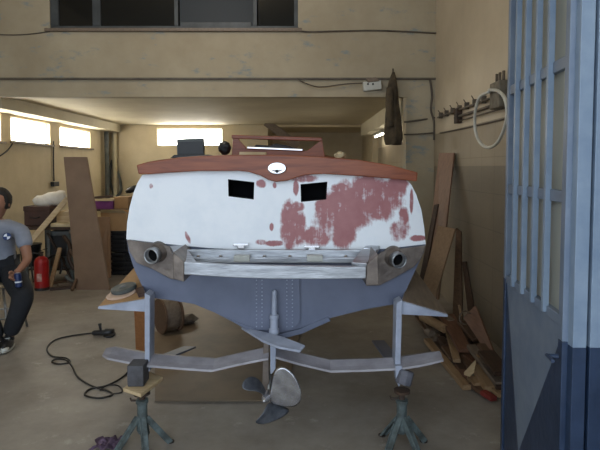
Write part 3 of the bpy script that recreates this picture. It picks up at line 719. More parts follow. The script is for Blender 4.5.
# black tool on the floor with its cable
tp = PZ(103,333,0); tool = thing('angle_grinder', 'black electric hand tool lying on the floor at the end of its cable', 'power tool', tp)
b0 = PZ(92,333,.03); b1 = PZ(114,332,.03)
obj('motor_body', sweep(B(), [b0, b0.lerp(b1,.1), b0.lerp(b1,.55), b0.lerp(b1,.62), b1], [.014,.024,.027,.036,.03], 14), BLACKP, tool, smooth=True)
obj('guard', lathe(B(), b1+V(-.03,-.03,-.02), [(.05,0),(.055,.004),(.052,.016),(.02,.02)], (0,-.2,1), 20), BLACKP, tool)
obj('side_handle', sweep(B(), [b0.lerp(b1,.4)+V(0,0,.02), b0.lerp(b1,.4)+V(-.005,0,.05), b0.lerp(b1,.4)+V(-.008,0,.085)], [.01,.012,.016], 10), BLACKP, tool, smooth=True)
def floor_path(pts, z=.008): return smooth_path([PZ(px, py, z) for px, py in pts], 8)
tag(obj('power_cable', sweep(B(), floor_path([(92,333),(70,336),(55,340),(47,348),(52,356),(66,358),(70,362),(60,364),(52,362),(56,359),(66,360),(72,366),(78,377),(92,386),(108,391),(112,395),(98,398),(85,395),(90,389),(105,386),(118,380),(127,373),(132,366)]), .0065, 8), CABLE, smooth=True), 'long black cable looping over the floor from the power tool to the left stand', 'cable')
tag(obj('extension_cord', sweep(B(), floor_path([(112,394),(122,392),(119,386),(108,385),(100,390)], .009), .005, 8), CABLE, smooth=True), 'short loop of thin black cord beside the left jack stand', 'cord')
# crumpled purple rag
random.seed(8); rg = B(); bmesh.ops.create_grid(rg, x_segments=16, y_segments=16, size=.5); cc = PZ(109,446,0)
for v in rg.verts:
    r = v.co.length; v.co = V(cc.x+v.co.x*.15*(1+.2*math.sin(v.co.y*9)), cc.y+v.co.y*.13*(1+.2*math.cos(v.co.x*11)), .012+random.uniform(0,.03)*(1-r)+.01*math.sin(v.co.x*20))
tag(obj('cleaning_rag', rg, mat('purple grey rag', rgb(104,84,104), rgb(70,54,72), rough=.95, scale=14), smooth=True, solid=.004, sub=1), 'crumpled purple rag on the floor in front of the left jack stand', 'rag')
# leaning orange plank beneath the left fin
tag(obj('plank', beam(B(), PZ(142,352,.0)+V(0,0,.02), P(141,312,3.95)+V(0,0,.02), .10, .02, up=(0,1,.2)), wood('orange plank', rgb(172,118,74), rgb(150,98,58), 2), bevel=.002), 'orange brown plank leaning behind the left strut below the fin', 'plank')
# cable reel / log behind strut
c = PZ(165,336,0); 
rl = thing('wooden_reel', 'round brown wooden drum standing on its rim behind the left strut', 'drum', (c.x, c.y+.1, 0))
ax = V(.8,.6,0).normalized(); cc = V(c.x-.02, c.y+.1, .165)
obj('drum_face', lathe(B(), cc-ax*.06, [(.165,0),(.165,.02)], ax, 40), BROWNW, rl, bevel=.003)
obj('drum_face', lathe(B(), cc+ax*.1, [(.165,0),(.165,.02)], ax, 40), BROWNW, rl, bevel=.003)
obj('drum_core', lathe(B(), cc-ax*.05, [(.14,0),(.15,.04),(.15,.12),(.14,.16)], ax, 32), GREYW, rl)
c = PZ(181,328,0); st_ = B(); bmesh.ops.create_icosphere(st_, subdivisions=2, radius=1, matrix=Matrix.Translation((c.x+.03,c.y+.1,.05)) @ Matrix.Rotation(.5,4,'Z') @ Matrix.Diagonal((.12,.08,.055,1)))
random.seed(2)
for v in st_.verts: v.co += Vector((random.uniform(-.012,.012) for _ in range(3))); v.co.z = max(.002, v.co.z)
tag(obj('rubble_block', st_, mat('grey rubble', rgb(122,112,100), rgb(92,84,74), rough=.9, scale=12), bevel=.004), 'grey lump of concrete on the floor right of the wooden drum', 'stone')
# ------------------------------------------------------------------ right wall things
# pipes with brackets along the wall
def wp(px, py, off=.03): q = PX(px, py, XR-off); return q
pr_ = thing('wall_pipe', 'dark conduit run with clips along the right wall under the hoop', 'pipe', wp(470,110))
za = wp(445,115).z
y_a, y_b = wp(438,115).y, wp(512,88).y
for k, dz in enumerate((0, -.07)):
    obj('pipe_run', sweep(B(), [V(XR-.03, y_a if k == 0 else wp(455,110).y, za+dz), V(XR-.03, y_b, za+dz+.0)], .012 if k == 0 else .015, 10), PIPE, pr_, smooth=True)
obj('pipe_run', sweep(B(), [V(XR-.03, wp(460,110).y, za-.12), V(XR-.03, y_b, za-.12)], .008, 8), PIPE, pr_, smooth=True)
random.seed(5)
for k in range(9):
    y = y_a-.1+(y_b-y_a+.15)*k/8.5
    bb = box(B(), (XR-.045, y-.015, za-.02), (XR-.0, y+.015, za+.05)); sweep(bb, [V(XR-.03,y,za+.04), V(XR-.05,y+.02,za+.06+random.uniform(0,.03))], .006, 6)
    obj('pipe_clip', bb, PIPE, pr_, bevel=.002)
j = wp(458,118); obj('junction_box', box(B(), (XR-.06, j.y-.05, za-.14), (XR, j.y+.05, za+.02)), IRON, pr_, bevel=.004)
j = wp(502,95)
jb = thing('valve_box', 'dark box with stub pipes on the right wall above the white hoop', 'box', V(XR-.04, j.y, za))
obj('box_body', box(B(), (XR-.1, j.y-.12, za-.12), (XR, j.y+.1, za+.1)), mat('grey green valve box', rgb(116,110,96), rgb(88,82,70), rough=.7, scale=14), jb, bevel=.008)
for dy in (-.08, 0, .07): obj('stub_pipe', sweep(B(), [V(XR-.05, j.y+dy, za+.08), V(XR-.05, j.y+dy, za+.18)], .012, 10), PIPE, jb, smooth=True)
# thin cables on pillar and wall
def cable(name, pts, r, label, m_=PIPE, cat='cable'):
    return tag(obj(name, sweep(B(), smooth_path(pts, 6), r, 8), m_, smooth=True), label, cat)
cable('wall_cable', [P(404,122,YM-.02), P(420,120,YM-.02), P(436,117.5,YM-.02), wp(446,114,.02)], .012, 'upper dark cable crossing the pillar into the corner')
cable('wall_cable', [P(404,134.5,YM-.02), P(420,134,YM-.02), P(436,132.5,YM-.02)], .010, 'lower dark cable crossing the pillar into the corner')
cable('wall_cable', [PX(440,133,XR-.012), PX(470,127,XR-.012), PX(512,117,XR-.012)], .008, 'thin cable along the tile edge on the right wall')
cable('wall_cable', [P(430,79,YM-.02), P(432,95,YM-.02), P(431,110,YM-.02), P(434,122,YM-.02), P(434,140,YM-.02)], .014, 'vertical dark cable running down the pillar corner')
cable('wall_cable', [P(298,28,YM-.02), P(304,31.5,YM-.02), P(340,31,YM-.02), P(380,30.5,YM-.02), P(437,33,YM-.02)], .010, 'dark cable running from the office window to the right corner')
cable('wall_cable', [P(298,79,YM-.05), P(305,83,YM-.05), P(320,87,YM-.05), P(345,84,YM-.05), P(364,83,YM-.05)], .008, 'thin sagging cable to the white box on the lintel')
cable('wall_cable', [P(-12,32,YM-.01), P(0,34.5,YM-.01), P(25,34.5,YM-.01), P(50,31.5,YM-.01)], .007, 'dark cable left of the office window')
# white hoop of hose hung on the wall
hc = [(489,92),(480,97),(475.5,110),(475,128),(479,141),(487,147.5),(496,144),(503,132),(507,115),(505,99),(498,91),(489,90)]
cable('hose_hoop', [PX(px,py,XR-.13-.01*math.sin(i)) for i, (px,py) in enumerate(hc)], .014, 'white hoop of hose hanging on the right wall', WHITEP, 'hose')
# white junction box on the lintel
wb = thing('fuse_box', 'white electrical box on the lintel next to the hanging cloth', 'electrical box', P(372,92,YM-.05))
bb = B(); prism(bb, [P(*q, YM-.11) for q in [(363,82),(381,80),(382,89),(364,91)]], (0,.11,0)); obj('box_body', bb, WHITEP, wb, bevel=.006)
obj('box_flap', prism(B(), [P(*q, YM-.12) for q in [(366,78.5),(376,77),(380,81),(368,82.5)]], (0,.05,0)), GREYW, wb, bevel=.003)
for px in (368,373): obj('knob', lathe(B(), P(px,84,YM-.11), [(.012,0),(.01,.012)], (0,-1,0), 12), BLACKP, wb)
# hanging cloth
hg = thing('hanging_coat', 'olive brown work coat hanging from a nail on the lintel', 'coat', P(394,145,YM-.1))
bm = B(); rows = []; N = 20
for k in range(22):
    f_ = k/21; py = 72+f_*73
    cxp = 393.5-.8*math.sin(f_*5)+(-1.5*f_); hw = 1.2+6.8*min(1, f_*1.7)**.8+.8*math.sin(f_*9)
    if f_ > .93: hw -= (f_-.93)*20
    c = P(cxp, py, YM-.13); s = P(cxp+1, py, YM-.13).x-c.x
    row = []
    for i in range(N):
        an = 2*PI*i/N; fold = 1+.16*math.sin(an*5+f_*3)*min(1,f_*2)
        row.append(bm.verts.new(c+V(math.cos(an)*hw*s*fold, math.sin(an)*min(.09,hw*s)*fold*.7, 0)))
    rows.append(row)
for a, b2 in zip(rows, rows[1:]):
    for i in range(N): bm.faces.new([a[i], a[(i+1)%N], b2[(i+1)%N], b2[i]])
bm.faces.new(rows[0]); bm.faces.new(rows[-1][::-1])
obj('coat_body', bm, CLOTH, hg, smooth=True)
bm = B(); sweep(bm, smooth_path([P(390,88,YM-.2), P(389,103,YM-.22), P(390,118,YM-.2), P(391,127,YM-.19)], 5), [.045]*10+[.035]*6, 12); obj('coat_sleeve', bm, CLOTH, hg, smooth=True)
obj('hanger_loop', sweep(B(), [P(393,73,YM-.13), P(393,70,YM-.06), P(393,69,YM)], .008, 8), IRON, hg)
# leaning boards in the corner
def lean(name, pts, th, m_, label, cat='board'):
    return tag(obj(name, prism(B(), pts, th), m_, bevel=.002), label, cat)
lean('wooden_board', [P(439,153,6.0), P(454,153,5.7), P(438,300,5.2), P(422,300,5.4)], (.02,.02,0), wood('tall reddish board', rgb(140,108,88), rgb(118,90,72), 2), 'tall reddish board leaning in the corner by the pillar, top above the others')
lean('wooden_board', [P(438,226,5.35), P(455,229,5.2), P(434,300,4.75), P(418,300,4.85)], (.02,.02,0), wood('tan board', rgb(150,124,98), rgb(130,106,82), 2), 'shorter tan board leaning in front of the tall reddish board')
lean('wooden_board', [P(434,205,5.62), P(438,204,5.6), P(420,305,5.1), P(414,305,5.12)], (.02,.02,0), DARKW, 'narrow dark strip in place of the shaded gap between the tall reddish board and the tan one')  # dark strip put where the gap between the boards is in shade
lean('wooden_board', [P(456,228,5.5), P(461,232,5.45), P(462,325,4.75), P(452,325,4.8)], (.02,.03,0), BROWNW, 'dark brown batten leaning beside the wall above the timber heap')
lean('wooden_board', [P(462,262,5.2), P(466,262,5.15), P(478,332,4.6), P(470,334,4.6)], (.02,.03,0), DARKW, 'dark narrow lath standing against the wall by the heap')

# ------------------------------------------------------------------ heap of offcuts
def off(a, za_, b2, zb_, w_, t_, m_, label, w2=None, name='timber_offcut', up=None):
    pa = PZ(a[0], a[1], za_); pb = PZ(b2[0], b2[1], zb_)
    lim = XR-.02-w_/2
    for q in (pa, pb): q.x = min(q.x, lim)
    return tag(obj(name, beam(B(), pa, pb, w_, t_, up=up, w2=w2), m_, bevel=.003), label, 'offcut')
off((427,340),.03,(467,388),.02,.06,.035,PINE,'long pale batten along the front edge of the timber heap')
off((446,315),.22,(465,351),.12,.14,.03,REDW,'wide reddish brown board on top of the timber heap',w2=.10)
off((470,312),.34,(492,354),.18,.15,.02,REDW,'reddish wedge board leaning on the wall above the heap',w2=.05,up=(-1,0,.8))
off((449,334),.12,(457,361),.07,.055,.03,PINE,'short tan plank pointing down the middle of the heap')
off((476,366),.09,(490,389),.05,.08,.04,PINE,'stubby tan block at the near end of the heap')
off((471,346),.17,(500,384),.09,.07,.03,GREYW,'long grey board lying along the wall side of the heap')
off((481,345),.22,(499,368),.16,.06,.03,BROWNW,'brown batten above the long grey board by the wall')
off((471,378),.04,(478,386),.04,.06,.035,PINE,'small pale chip of wood between the batten and the tan block')
off((483,392),.03,(494,399),.03,.05,.03,mat('red painted wood', rgb(140,52,44), rgb(110,38,34), rough=.6),'small red painted scrap at the near foot of the heap')
off((440,338),.10,(447,346),.07,.06,.04,DARKW,'dark stubby block behind the short tan plank')
off((445,347),.06,(453,360),.04,.06,.03,BROWNW,'dark brown chunk under the short tan plank')
off((430,330),.10,(437,339),.07,.06,.05,GREYW,'grey stub at the head of the pale batten')
off((416,316),.12,(428,333),.06,.03,.02,BROWNW,'thin brown lath at the far end of the heap')
off((420,312),.16,(434,322),.14,.05,.03,DARKW,'dark lath at the back of the heap below the fin')
off((459,305),.35,(461,316),.25,.018,.018,PINE,'thin pale stick poking up from the back of the heap')
off((462,350),.08,(474,370),.05,.09,.035,BROWNW,'broad brown block in the middle of the heap')
off((452,352),.05,(466,374),.03,.07,.03,DARKW,'dark board beneath the middle of the heap')
off((484,368),.09,(500,388),.07,.05,.03,DARKW,'dark batten at the foot of the wall by the gate')
off((488,384),.05,(502,396),.04,.05,.025,PINE,'pale thin slip at the near corner of the heap')
off((436,318),.12,(446,336),.08,.10,.05,DARKW,'wide dark board under the round log')
off((476,340),.10,(488,362),.06,.12,.05,DARKW,'wide dark board beneath the grey board')
off((458,330),.08,(474,352),.05,.16,.05,DARKW,'thick dark slab at the core of the heap')
a, b2 = PZ(422,317,.17), PZ(445,329,.17)
tag(obj('round_log', sweep(B(), [a, a.lerp(b2,.5)+V(0,0,.005), b2], [.036,.04,.038], 16), PINE, bevel=.003), 'short round tan log at the far end of the heap', 'log')
a = PZ(430,333,.11); tag(obj('log_end', lathe(B(), a, [(.03,-.05),(.034,-.04),(.034,.03),(.03,.035)], (.3,-1,.1), 14), GREYW), 'small grey round log end below the tan log', 'log')
wd = B(); prism(wd, [PZ(464,375,.10), PZ(476,362,.16), PZ(474,373,.12), PZ(470,377,.10)], (.01,.03,.01)); tag(obj('wedge_offcut', wd, PINEX, bevel=.001), 'bright pale triangular wedge in the middle of the heap', 'offcut')
cc = PZ(466,318,.3); bb = B(); sweep(bb, smooth_path([cc+V(.06*math.cos(k), .03*math.sin(k*1.3), .05*math.sin(k)) for k in [i*.6 for i in range(14)]], 4), .007, 8)
tag(obj('wire_coil', bb, GREYW, smooth=True), 'small tangle of grey wire on top of the heap by the wall', 'wire')

for a_, za2, b3_, zb2, w2_, t2_, m2_, lb_ in (
  ((462,322),.22,(478,340),.16,.09,.03,BROWNW,'brown board between the wide reddish board and the wedge board'),
  ((440,312),.24,(452,322),.2,.07,.03,GREYW,'grey slat at the back of the heap beside the round log'),
  ((453,340),.10,(462,352),.07,.06,.04,DARKW,'dark chunk beside the short tan plank on its wall side'),
  ((466,356),.08,(480,366),.07,.05,.03,REDW,'small reddish block just behind the bright wedge'),
  ((478,356),.15,(492,372),.10,.04,.03,PINE,'pale narrow slip over the stubby tan block'),
  ((458,366),.03,(466,378),.03,.05,.035,REDW,'reddish stub against the long pale batten'),
  ((472,384),.03,(486,394),.02,.06,.03,BROWNW,'flat brown slip lying at the front corner of the heap'),
  ((425,322),.06,(438,336),.05,.06,.04,BROWNW,'brown chunk under the head of the pale batten'),
  ((486,352),.22,(503,374),.18,.12,.03,DARKW,'dark wide board against the wall near the gate'),
  ((436,342),.03,(448,356),.03,.07,.04,DARKW,'dark flat piece tucked behind the pale batten')):
    off(a_, za2, b3_, zb2, w2_, t2_, m2_, lb_)

# ------------------------------------------------------------------ far left clutter
# trestle bench
bx0, bx1 = P(24,230,7.0).x, P(74,230,7.0).x; zb_ = P(40,227,6.95).z
bench = thing('workbench', 'cluttered metal workbench beside the red fire extinguisher', 'workbench', ((bx0+bx1)/2, 7.25, 0))
obj('bench_top', box(B(), (bx0,6.95,zb_-.04), (bx1,7.6,zb_)), DARKW, bench, bevel=.004)
obj('lower_shelf', box(B(), (bx0+.03,7.0,.16), (bx1-.03,7.55,.18)), IRON, bench, bevel=.003)
for x_ in (bx0+.03, (bx0+bx1)/2, bx1-.03):
    for y_ in (6.99, 7.56): obj('leg', box(B(), (x_-.02,y_-.02,0), (x_+.02,y_+.02,zb_-.04)), GREYMET, bench, bevel=.003)
obj('cross_brace', beam(B(), V(bx1-.03,6.96,.05), V((bx0+bx1)/2,6.96,zb_-.08), .03, .02), IRON, bench)
def pbox(name, x0, y0, x1, y1, Y, depth, m_, label, cat, bev=.006, parent=None):
    a, b3 = P(x0,y0,Y), P(x1,y1,Y)
    return tag(obj(name, box(B(), (min(a.x,b3.x), Y, min(a.z,b3.z)), (max(a.x,b3.x), Y+depth, max(a.z,b3.z))), m_, bevel=bev), label, cat)
sc = thing('suitcase', 'dark brown case on the left end of the workbench', 'case', P(36,226,7.1))
a, b3 = P(24,226.8,7.05), P(49,207,7.05)
obj('case_body', box(B(), (a.x,7.05,zb_), (b3.x,7.4,b3.z)), BROWNC, sc, bevel=.015)
obj('case_lid', box(B(), (a.x-.006,7.044,b3.z-.06), (b3.x+.006,7.406,b3.z+.01)), BROWNC, sc, bevel=.01)
obj('case_handle', sweep(B(), smooth_path([V(a.x+.1,7.04,(a.z+b3.z)/2), V(a.x+.12,7.0,(a.z+b3.z)/2-.01), V(a.x+.2,7.0,(a.z+b3.z)/2-.01), V(a.x+.22,7.04,(a.z+b3.z)/2)],5), .008, 8), BLACKP, sc, smooth=True)
# white rolled sack on the case
bm = B(); a, b3 = P(34,203,7.2), P(66,196,7.35)
pts = [a.lerp(b3, k/8)+V(0,0,.012*math.sin(k*1.9)) for k in range(9)]
sweep(bm, pts, [.05,.085,.09,.095,.09,.1,.1,.095,.07], 16); tag(obj('rolled_sack', bm, mat('white sacking', rgb(236,230,218), rgb(214,206,190), rough=.85, scale=6), smooth=True), 'rolled white sack lying on top of the brown case', 'sack')
tag(obj('long_plank', beam(B(), P(30,242,6.7), P(68,198,7.0), .07, .025, up=(0,1,0)), PINEX, bevel=.003), 'long tan plank leaning diagonally across the workbench', 'plank')
tag(obj('tray', box(B(), (P(51,221,6.95).x,6.93,zb_+.001), (P(74,221,6.95).x,7.4,zb_+.05)), CREAM, bevel=.01), 'cream tray on the right half of the workbench', 'tray')
tag(obj('wooden_box', box(B(), (P(58,215,7.1).x,7.05,zb_+.052), (P(74,215,7.1).x,7.35,P(66,211,7.1).z)), PINEX, bevel=.005), 'small open pale wooden box in the cream tray', 'box')
mc = thing('machine_housing', 'grey metal machine standing on the shelf under the workbench', 'machine', P(58,240,7.0))
a, b3 = P(46,245,6.99), P(68,230,6.99)
obj('housing', box(B(), (a.x+.03,7.03,.18), (b3.x,7.45,b3.z-.02)), GREYMET, mc, bevel=.01)
obj('vent_panel', box(B(), (a.x+.06,7.02,.35), (b3.x-.04,7.03,b3.z-.08)), BLACKP, mc, bevel=.003)
obj('motor', lathe(B(), V((a.x+b3.x)/2, 7.03, .27), [(.09,0),(.09,-.05),(.03,-.07)][::-1], (0,1,0), 20), IRON, mc)
# curved wood and scrap near the bench feet
tag(obj('curved_plank', sweep(B(), smooth_path([P(70,250,6.75), P(77,262,6.7), P(78,275,6.65), PZ(72,290,.03)],5), .022, 8), BROWNW), 'curved brown timber leaning at the right leg of the workbench', 'timber')
tag(obj('timber_strut', beam(B(), PZ(50,287,.02), P(60,248,6.9), .05, .03), PINE, bevel=.002), 'tan timber leaning under the workbench behind the extinguisher', 'timber')
for k, (x0_, x1_, y_, m_, lb) in enumerate([(50,82,289,DARKW,'dark timber lying on the floor before the workbench'), (58,80,285,GREYW,'grey lath on the floor under the workbench'), (46,66,284,BROWNW,'brown lath on the floor behind the extinguisher')]):
    tag(obj('floor_lath', beam(B(), PZ(x0_,y_,.02+.0*k), PZ(x1_,y_-3,.02), .06, .035), m_, bevel=.003), lb, 'timber')
for k, (x_, y_, s_, m_, lb) in enumerate([(24,242,.2,BLACKP,'black bin under the left end of the workbench'), (74,240,.12,BLACKP,'black drum shaped motor under the right end of the workbench')]):
    c = P(x_, y_, 7.2); tag(obj('bin' if k == 0 else 'motor_drum', lathe(B(), V(c.x+.06, 7.25, .18), [(s_*.55,0),(s_*.7,.28),(s_*.74,.29),(s_*.74,.31)], (0,0,1), 20), m_), lb, 'bin' if k == 0 else 'motor')
for k, (pts_, r_k, m_, lb, ct) in enumerate([
  ([(64,236,6.9),(70,246,6.82),(69,258,6.8),(74,270,6.8)],.025,DARKW,'dark bent branch like offcut hanging off the workbench edge','timber'),
  ([(70,232,6.88),(78,238,6.85),(80,247,6.85)],.022,GREYW,'grey curved offcut at the right corner of the workbench','timber'),
  ([(44,262,6.9),(54,255,6.88),(62,262,6.88),(60,274,6.85)],.014,CABLE,'black hose drooping under the workbench','hose'),
  ([(66,276,6.8),(72,281,6.75),(82,281,6.7)],.022,GREYMET,'grey metal tube on the floor by the tall sheet','tube')]):
    cable('bent_offcut' if ct == 'timber' else ('drooping_hose' if ct == 'hose' else 'metal_tube'), [P(*q) for q in pts_], r_k, lb, m_, ct)
# extinguisher
c = PZ(39,291,0); c.y += .08
ex = thing('fire_extinguisher', 'red fire extinguisher standing on the floor beside the seated man', 'fire extinguisher', c)
obj('cylinder', lathe(B(), c, [(.07,0),(.085,.02),(.087,.03),(.087,.36),(.075,.395),(.045,.42),(.03,.43)], (0,0,1), 28), RED, ex, smooth=False)
obj('base_ring', lathe(B(), c, [(.089,0),(.089,.035)], (0,0,1), 28), BLACKP, ex)
obj('valve', lathe(B(), c+V(0,0,.43), [(.02,0),(.02,.035),(.028,.04),(.028,.055)], (0,0,1), 14), IRON, ex)
obj('handle', beam(B(), c+V(-.01,0,.50), c+V(.09,-.02,.53), .02, .008), BLACKP, ex, bevel=.002)
obj('hose', sweep(B(), smooth_path([c+V(-.02,0,.455), c+V(-.09,-.02,.47), c+V(-.115,-.03,.38), c+V(-.10,-.04,.2), c+V(-.095,-.03,.1)],6), .010, 8), BLACKP, ex, smooth=True)
obj('instruction_label', beam(B(), c+V(-.02,-.0885,.17), c+V(.04,-.0865,.17), .005, .1), mat('label paper', rgb(206,170,160), rgb(170,110,100), rough=.6, scale=30, bump=0), ex)
# tall sheet leaning
lean('hardboard_sheet', [P(63.5,157,6.9), P(86,157,6.9), V(P(109,287,6.55).x,6.55,.0), V(P(76,287,6.55).x,6.55,.0)], (.012,.02,0), SHEETW, 'tall brown hardboard sheet leaning beside the workbench', 'sheet')
lean('hardboard_sheet', [P(88,217,7.38), P(109,217,7.4), PZ(110,278,0), PZ(88,280,0)], (.012,.02,0), mat('tan hardboard', rgb(150,120,92), rgb(130,102,78), rough=.6, scale=2, bump=.05), 'lower tan hardboard sheet behind the foot of the tall sheet', 'sheet')
# black slatted crates
for k, (ya_, yb2, lb) in enumerate([(275,253,'black slatted crate on the floor left of the boat'), (253,231,'black slatted crate stacked on the lower one')]):
    a, b3 = P(109,ya_,7.45), P(137,yb2,7.45); z0_ = 0 if k == 0 else P(109,253,7.45).z+.004; z1_ = b3.z
    cr_ = thing('slatted_crate', lb, 'crate', ((a.x+b3.x)/2, 7.6, z0_))
    for i in range(5):
        z_ = z0_+.02+(z1_-z0_-.05)*i/4
        obj('slat', box(B(), (a.x,7.45,z_), (b3.x,7.465,z_+.03)), BLACKP, cr_, bevel=.002)
    for x_ in (a.x, (a.x+b3.x)/2-.01, b3.x-.03): obj('corner_post', box(B(), (x_,7.466,z0_), (x_+.03,7.5,z1_)), BLACKP, cr_, bevel=.002)
    obj('crate_shell', box(B(), (a.x+.005,7.501,z0_), (b3.x-.005,7.85,z1_-.01)), BLACKP, cr_)
bxz = P(109,231,7.45).z
cbx = thing('cardboard_box', 'open cardboard box on top of the black crates', 'box', (P(114,230,7.4).x, 7.6, bxz))
a, b3 = P(101,230,7.46), P(127,213,7.46); z0_ = bxz+.002; z1_ = b3.z
bm = B(); box(bm, (a.x,7.46,z0_), (b3.x,7.47,z1_)); box(bm, (a.x,7.84,z0_), (b3.x,7.85,z1_+.02)); box(bm, (a.x,7.47,z0_), (a.x+.01,7.84,z1_)); box(bm, (b3.x-.01,7.47,z0_), (b3.x,7.84,z1_)); box(bm, (a.x+.01,7.47,z0_), (b3.x-.01,7.84,z0_+.01))
obj('box_body', bm, CARD, cbx)
obj('box_flap', prism(B(), [V(a.x,7.46,z1_), V(b3.x,7.46,z1_), V(b3.x-.03,7.38,z1_+.05), V(a.x+.03,7.38,z1_+.05)], (0,.004,.002)), CREAM, cbx)
tz = z1_+.03
bs = thing('printed_carton', 'purple printed carton behind the open cardboard box', 'carton', P(103,208,7.9))
a, b3 = P(94,209,7.9), P(113,201,7.9)
obj('carton_body', box(B(), (a.x,7.9,a.z), (b3.x,8.1,b3.z)), PURPLE, bs, bevel=.004); obj('carton_top', box(B(), (a.x-.01,7.89,b3.z), (b3.x+.01,8.11,b3.z+.03)), CREAM, bs, bevel=.003)
shz = a.z
# shelf carrying the carton and other things
sh_ = thing('storage_rack', 'dark metal rack against the back corner carrying cartons', 'rack', (P(110,230,8).x, 8.1, 0))
xa, xb = P(90,230,7.9).x, P(140,230,7.9).x
obj('shelf_board', box(B(), (xa,7.88,shz-.03), (xb,8.4,shz-.002)), DARKW, sh_, bevel=.003)
for x_ in (xa+.02, xb-.02):
    for y_ in (7.9, 8.38): obj('leg', box(B(), (x_-.015,y_-.015,0), (x_+.015,y_+.015,shz-.03)), IRON, sh_)
pbox('tan_carton', 114,208.8,128,197,7.95,.25,CARD,'tan carton right of the purple carton on the rack','carton')
pt = thing('power_drill', 'black hand drill lying on the rack next to the boat', 'drill', P(131,197,7.9))
a = P(126,192,7.95); b3 = P(138,187,7.95)
obj('drill_body', sweep(B(), [a, a.lerp(b3,.3), a.lerp(b3,.8), b3], [.02,.045,.05,.03], 12), BLACKP, pt, smooth=True)
obj('drill_grip', sweep(B(), [a.lerp(b3,.7), a.lerp(b3,.75)+V(.02,0,-.12), V(b3.x-.02, 7.95, shz+.02)], [.03,.028,.035], 10), BLACKP, pt, smooth=True)
for k, (x0_, y0_, x1_, y1_, m_, lb) in enumerate([(93,196,112,190,DARKW,'dark curved offcut on top of the purple carton')]):
    tag(obj('scrap_wood', beam(B(), P(x0_,y0_+2,8.0), P(x1_,y1_+6,8.0), .08, .04), m_, bevel=.004), lb, 'offcut')
# corner pipes and hanging hose on the back wall
cable('corner_pipe', [V(XL+.1,YB-.3,2.33), V(XL+.1,YB-.3,1.5), V(XL+.1,YB-.3,.3)], .05, 'dark vertical pipe in the far left corner', GREYMET, 'pipe')
cable('corner_pipe', [V(XL+.19,YB-.08,2.33), V(XL+.19,YB-.08,1.5), V(XL+.19,YB-.08,.3)], .055, 'pale vertical pipe in the far left corner', CEIL, 'pipe')
cable('hanging_hose', [P(112,160,YB-.06), P(110,172,YB-.08), P(111,186,YB-.08), P(116,196,YB-.1), P(121,190,YB-.08), P(119,176,YB-.06), P(114,162,YB-.05)], .03, 'grey hose hanging in a loop on the back wall', GREYMET, 'hose')
cable('switch_cord', [PX(53.5,141,XL+.02), PX(53.5,160,XL+.02), PX(54,181,XL+.02)], .012, 'dark vertical cord on the wall between the bright windows', CABLE, 'cord')
c = PX(55,184,XL+.03); tag(obj('wall_socket', box(B(), (XL,c.y-.1,c.z-.04), (XL+.06,c.y+.1,c.z+.04)), BLACKP, bevel=.008), 'small dark socket at the end of the cord on the yellow wall', 'socket')
cable('wall_cable', [PX(0,156,XL+.02), PX(8,150,XL+.02), PX(14,141,XL+.02)], .01, 'thin dark cable below the left bright window', CABLE)
# leaning beam in the dark passage
tag(obj('leaning_beam', beam(B(), P(266,122,YB-.3), P(298,146,YB-.1), .17, .06, up=(0,1,0)), GREYW, bevel=.005), 'broad grey board slanting across the dark passage behind the windscreen', 'board')
tag(obj('ceiling_conduit', beam(B(), P(185,88,YM+.3)+V(0,0,0), P(240,124.5,YB-.02), .02, .012), PIPE), 'thin dark conduit running along the low ceiling', 'conduit')

# ------------------------------------------------------------------ person on a stool
YPp = 4.75
def q3(px, py, Y): return P(px, py, Y)
seat = V(P(-4,290,4.8).x, 4.85, 0)
SKIN = mat('skin', rgb(150,108,86), rgb(138,96,76), rough=.55, scale=8, bump=.03)
SHIRT = mat('grey blue polo', rgb(138,143,156), rgb(120,126,140), rough=.85, scale=6, bump=.1)
TROUS = mat('dark trousers', rgb(30,32,38), rgb(22,24,28), rough=.9, scale=9)
HAIR = mat('dark hair', rgb(30,24,20), rgb(16,12,10), rough=.6, scale=40, bump=.5)
def skin(name, verts, edges, radii, m_, parent, root=0, sub=2):
    off = wloc(parent); me = bpy.data.meshes.new(name); me.from_pydata([tuple(Vector(v)-off) for v in verts], edges, [])
    o = bpy.data.objects.new(name, me); C.objects.link(o); o.parent = parent; me.materials.append(m_)
    sk = o.modifiers.new('skin', 'SKIN'); sk.use_smooth_shade = True
    for i, r in enumerate(radii):
        d = me.skin_vertices[0].data[i]; d.radius = r if isinstance(r, tuple) else (r, r); d.use_root = (i == root)
    s2 = o.modifiers.new('sub', 'SUBSURF'); s2.levels = sub; s2.render_levels = sub
    return o
man = thing('person', 'person in grey blue polo shirt and dark trousers sitting on a stool holding a can', 'person', (seat.x, seat.y, 0))
pel = V(seat.x, 4.85, .60)
f_ = V(.42, -.9, 0).normalized(); r_ = V(f_.y, -f_.x, 0)     # r_: his right (towards -x side when facing camera)
r_ = -r_ if r_.x > 0 else r_
l_ = -r_
up = V(0,0,1)
chest = pel+up*.30+f_*.02; neckb = pel+up*.475+f_*.03; head0 = pel+up*.575+f_*.06+V(.03,0,0)
shL = pel+up*.42+l_*.185; shR = pel+up*.42+r_*.185
shL = V(P(22,231,4.72).x, 4.72, P(22,231,4.72).z)
hipL = pel+l_*.095; hipR = pel+r_*.095
kneeL = P(24,297,4.42); ankL = P(9,338,4.42); 
kneeR = pel+r_*.14+f_*.42+up*-.06; ankR = P(-1,343,4.34)
elL = P(28,260,4.62); wrL = P(18,271.5,4.46); haL = P(15,273,4.43)
elR = shR+r_*.08-up*.27; wrR = elR+f_*.24+l_*.05+up*-.03; haR = wrR+f_*.07+l_*.02
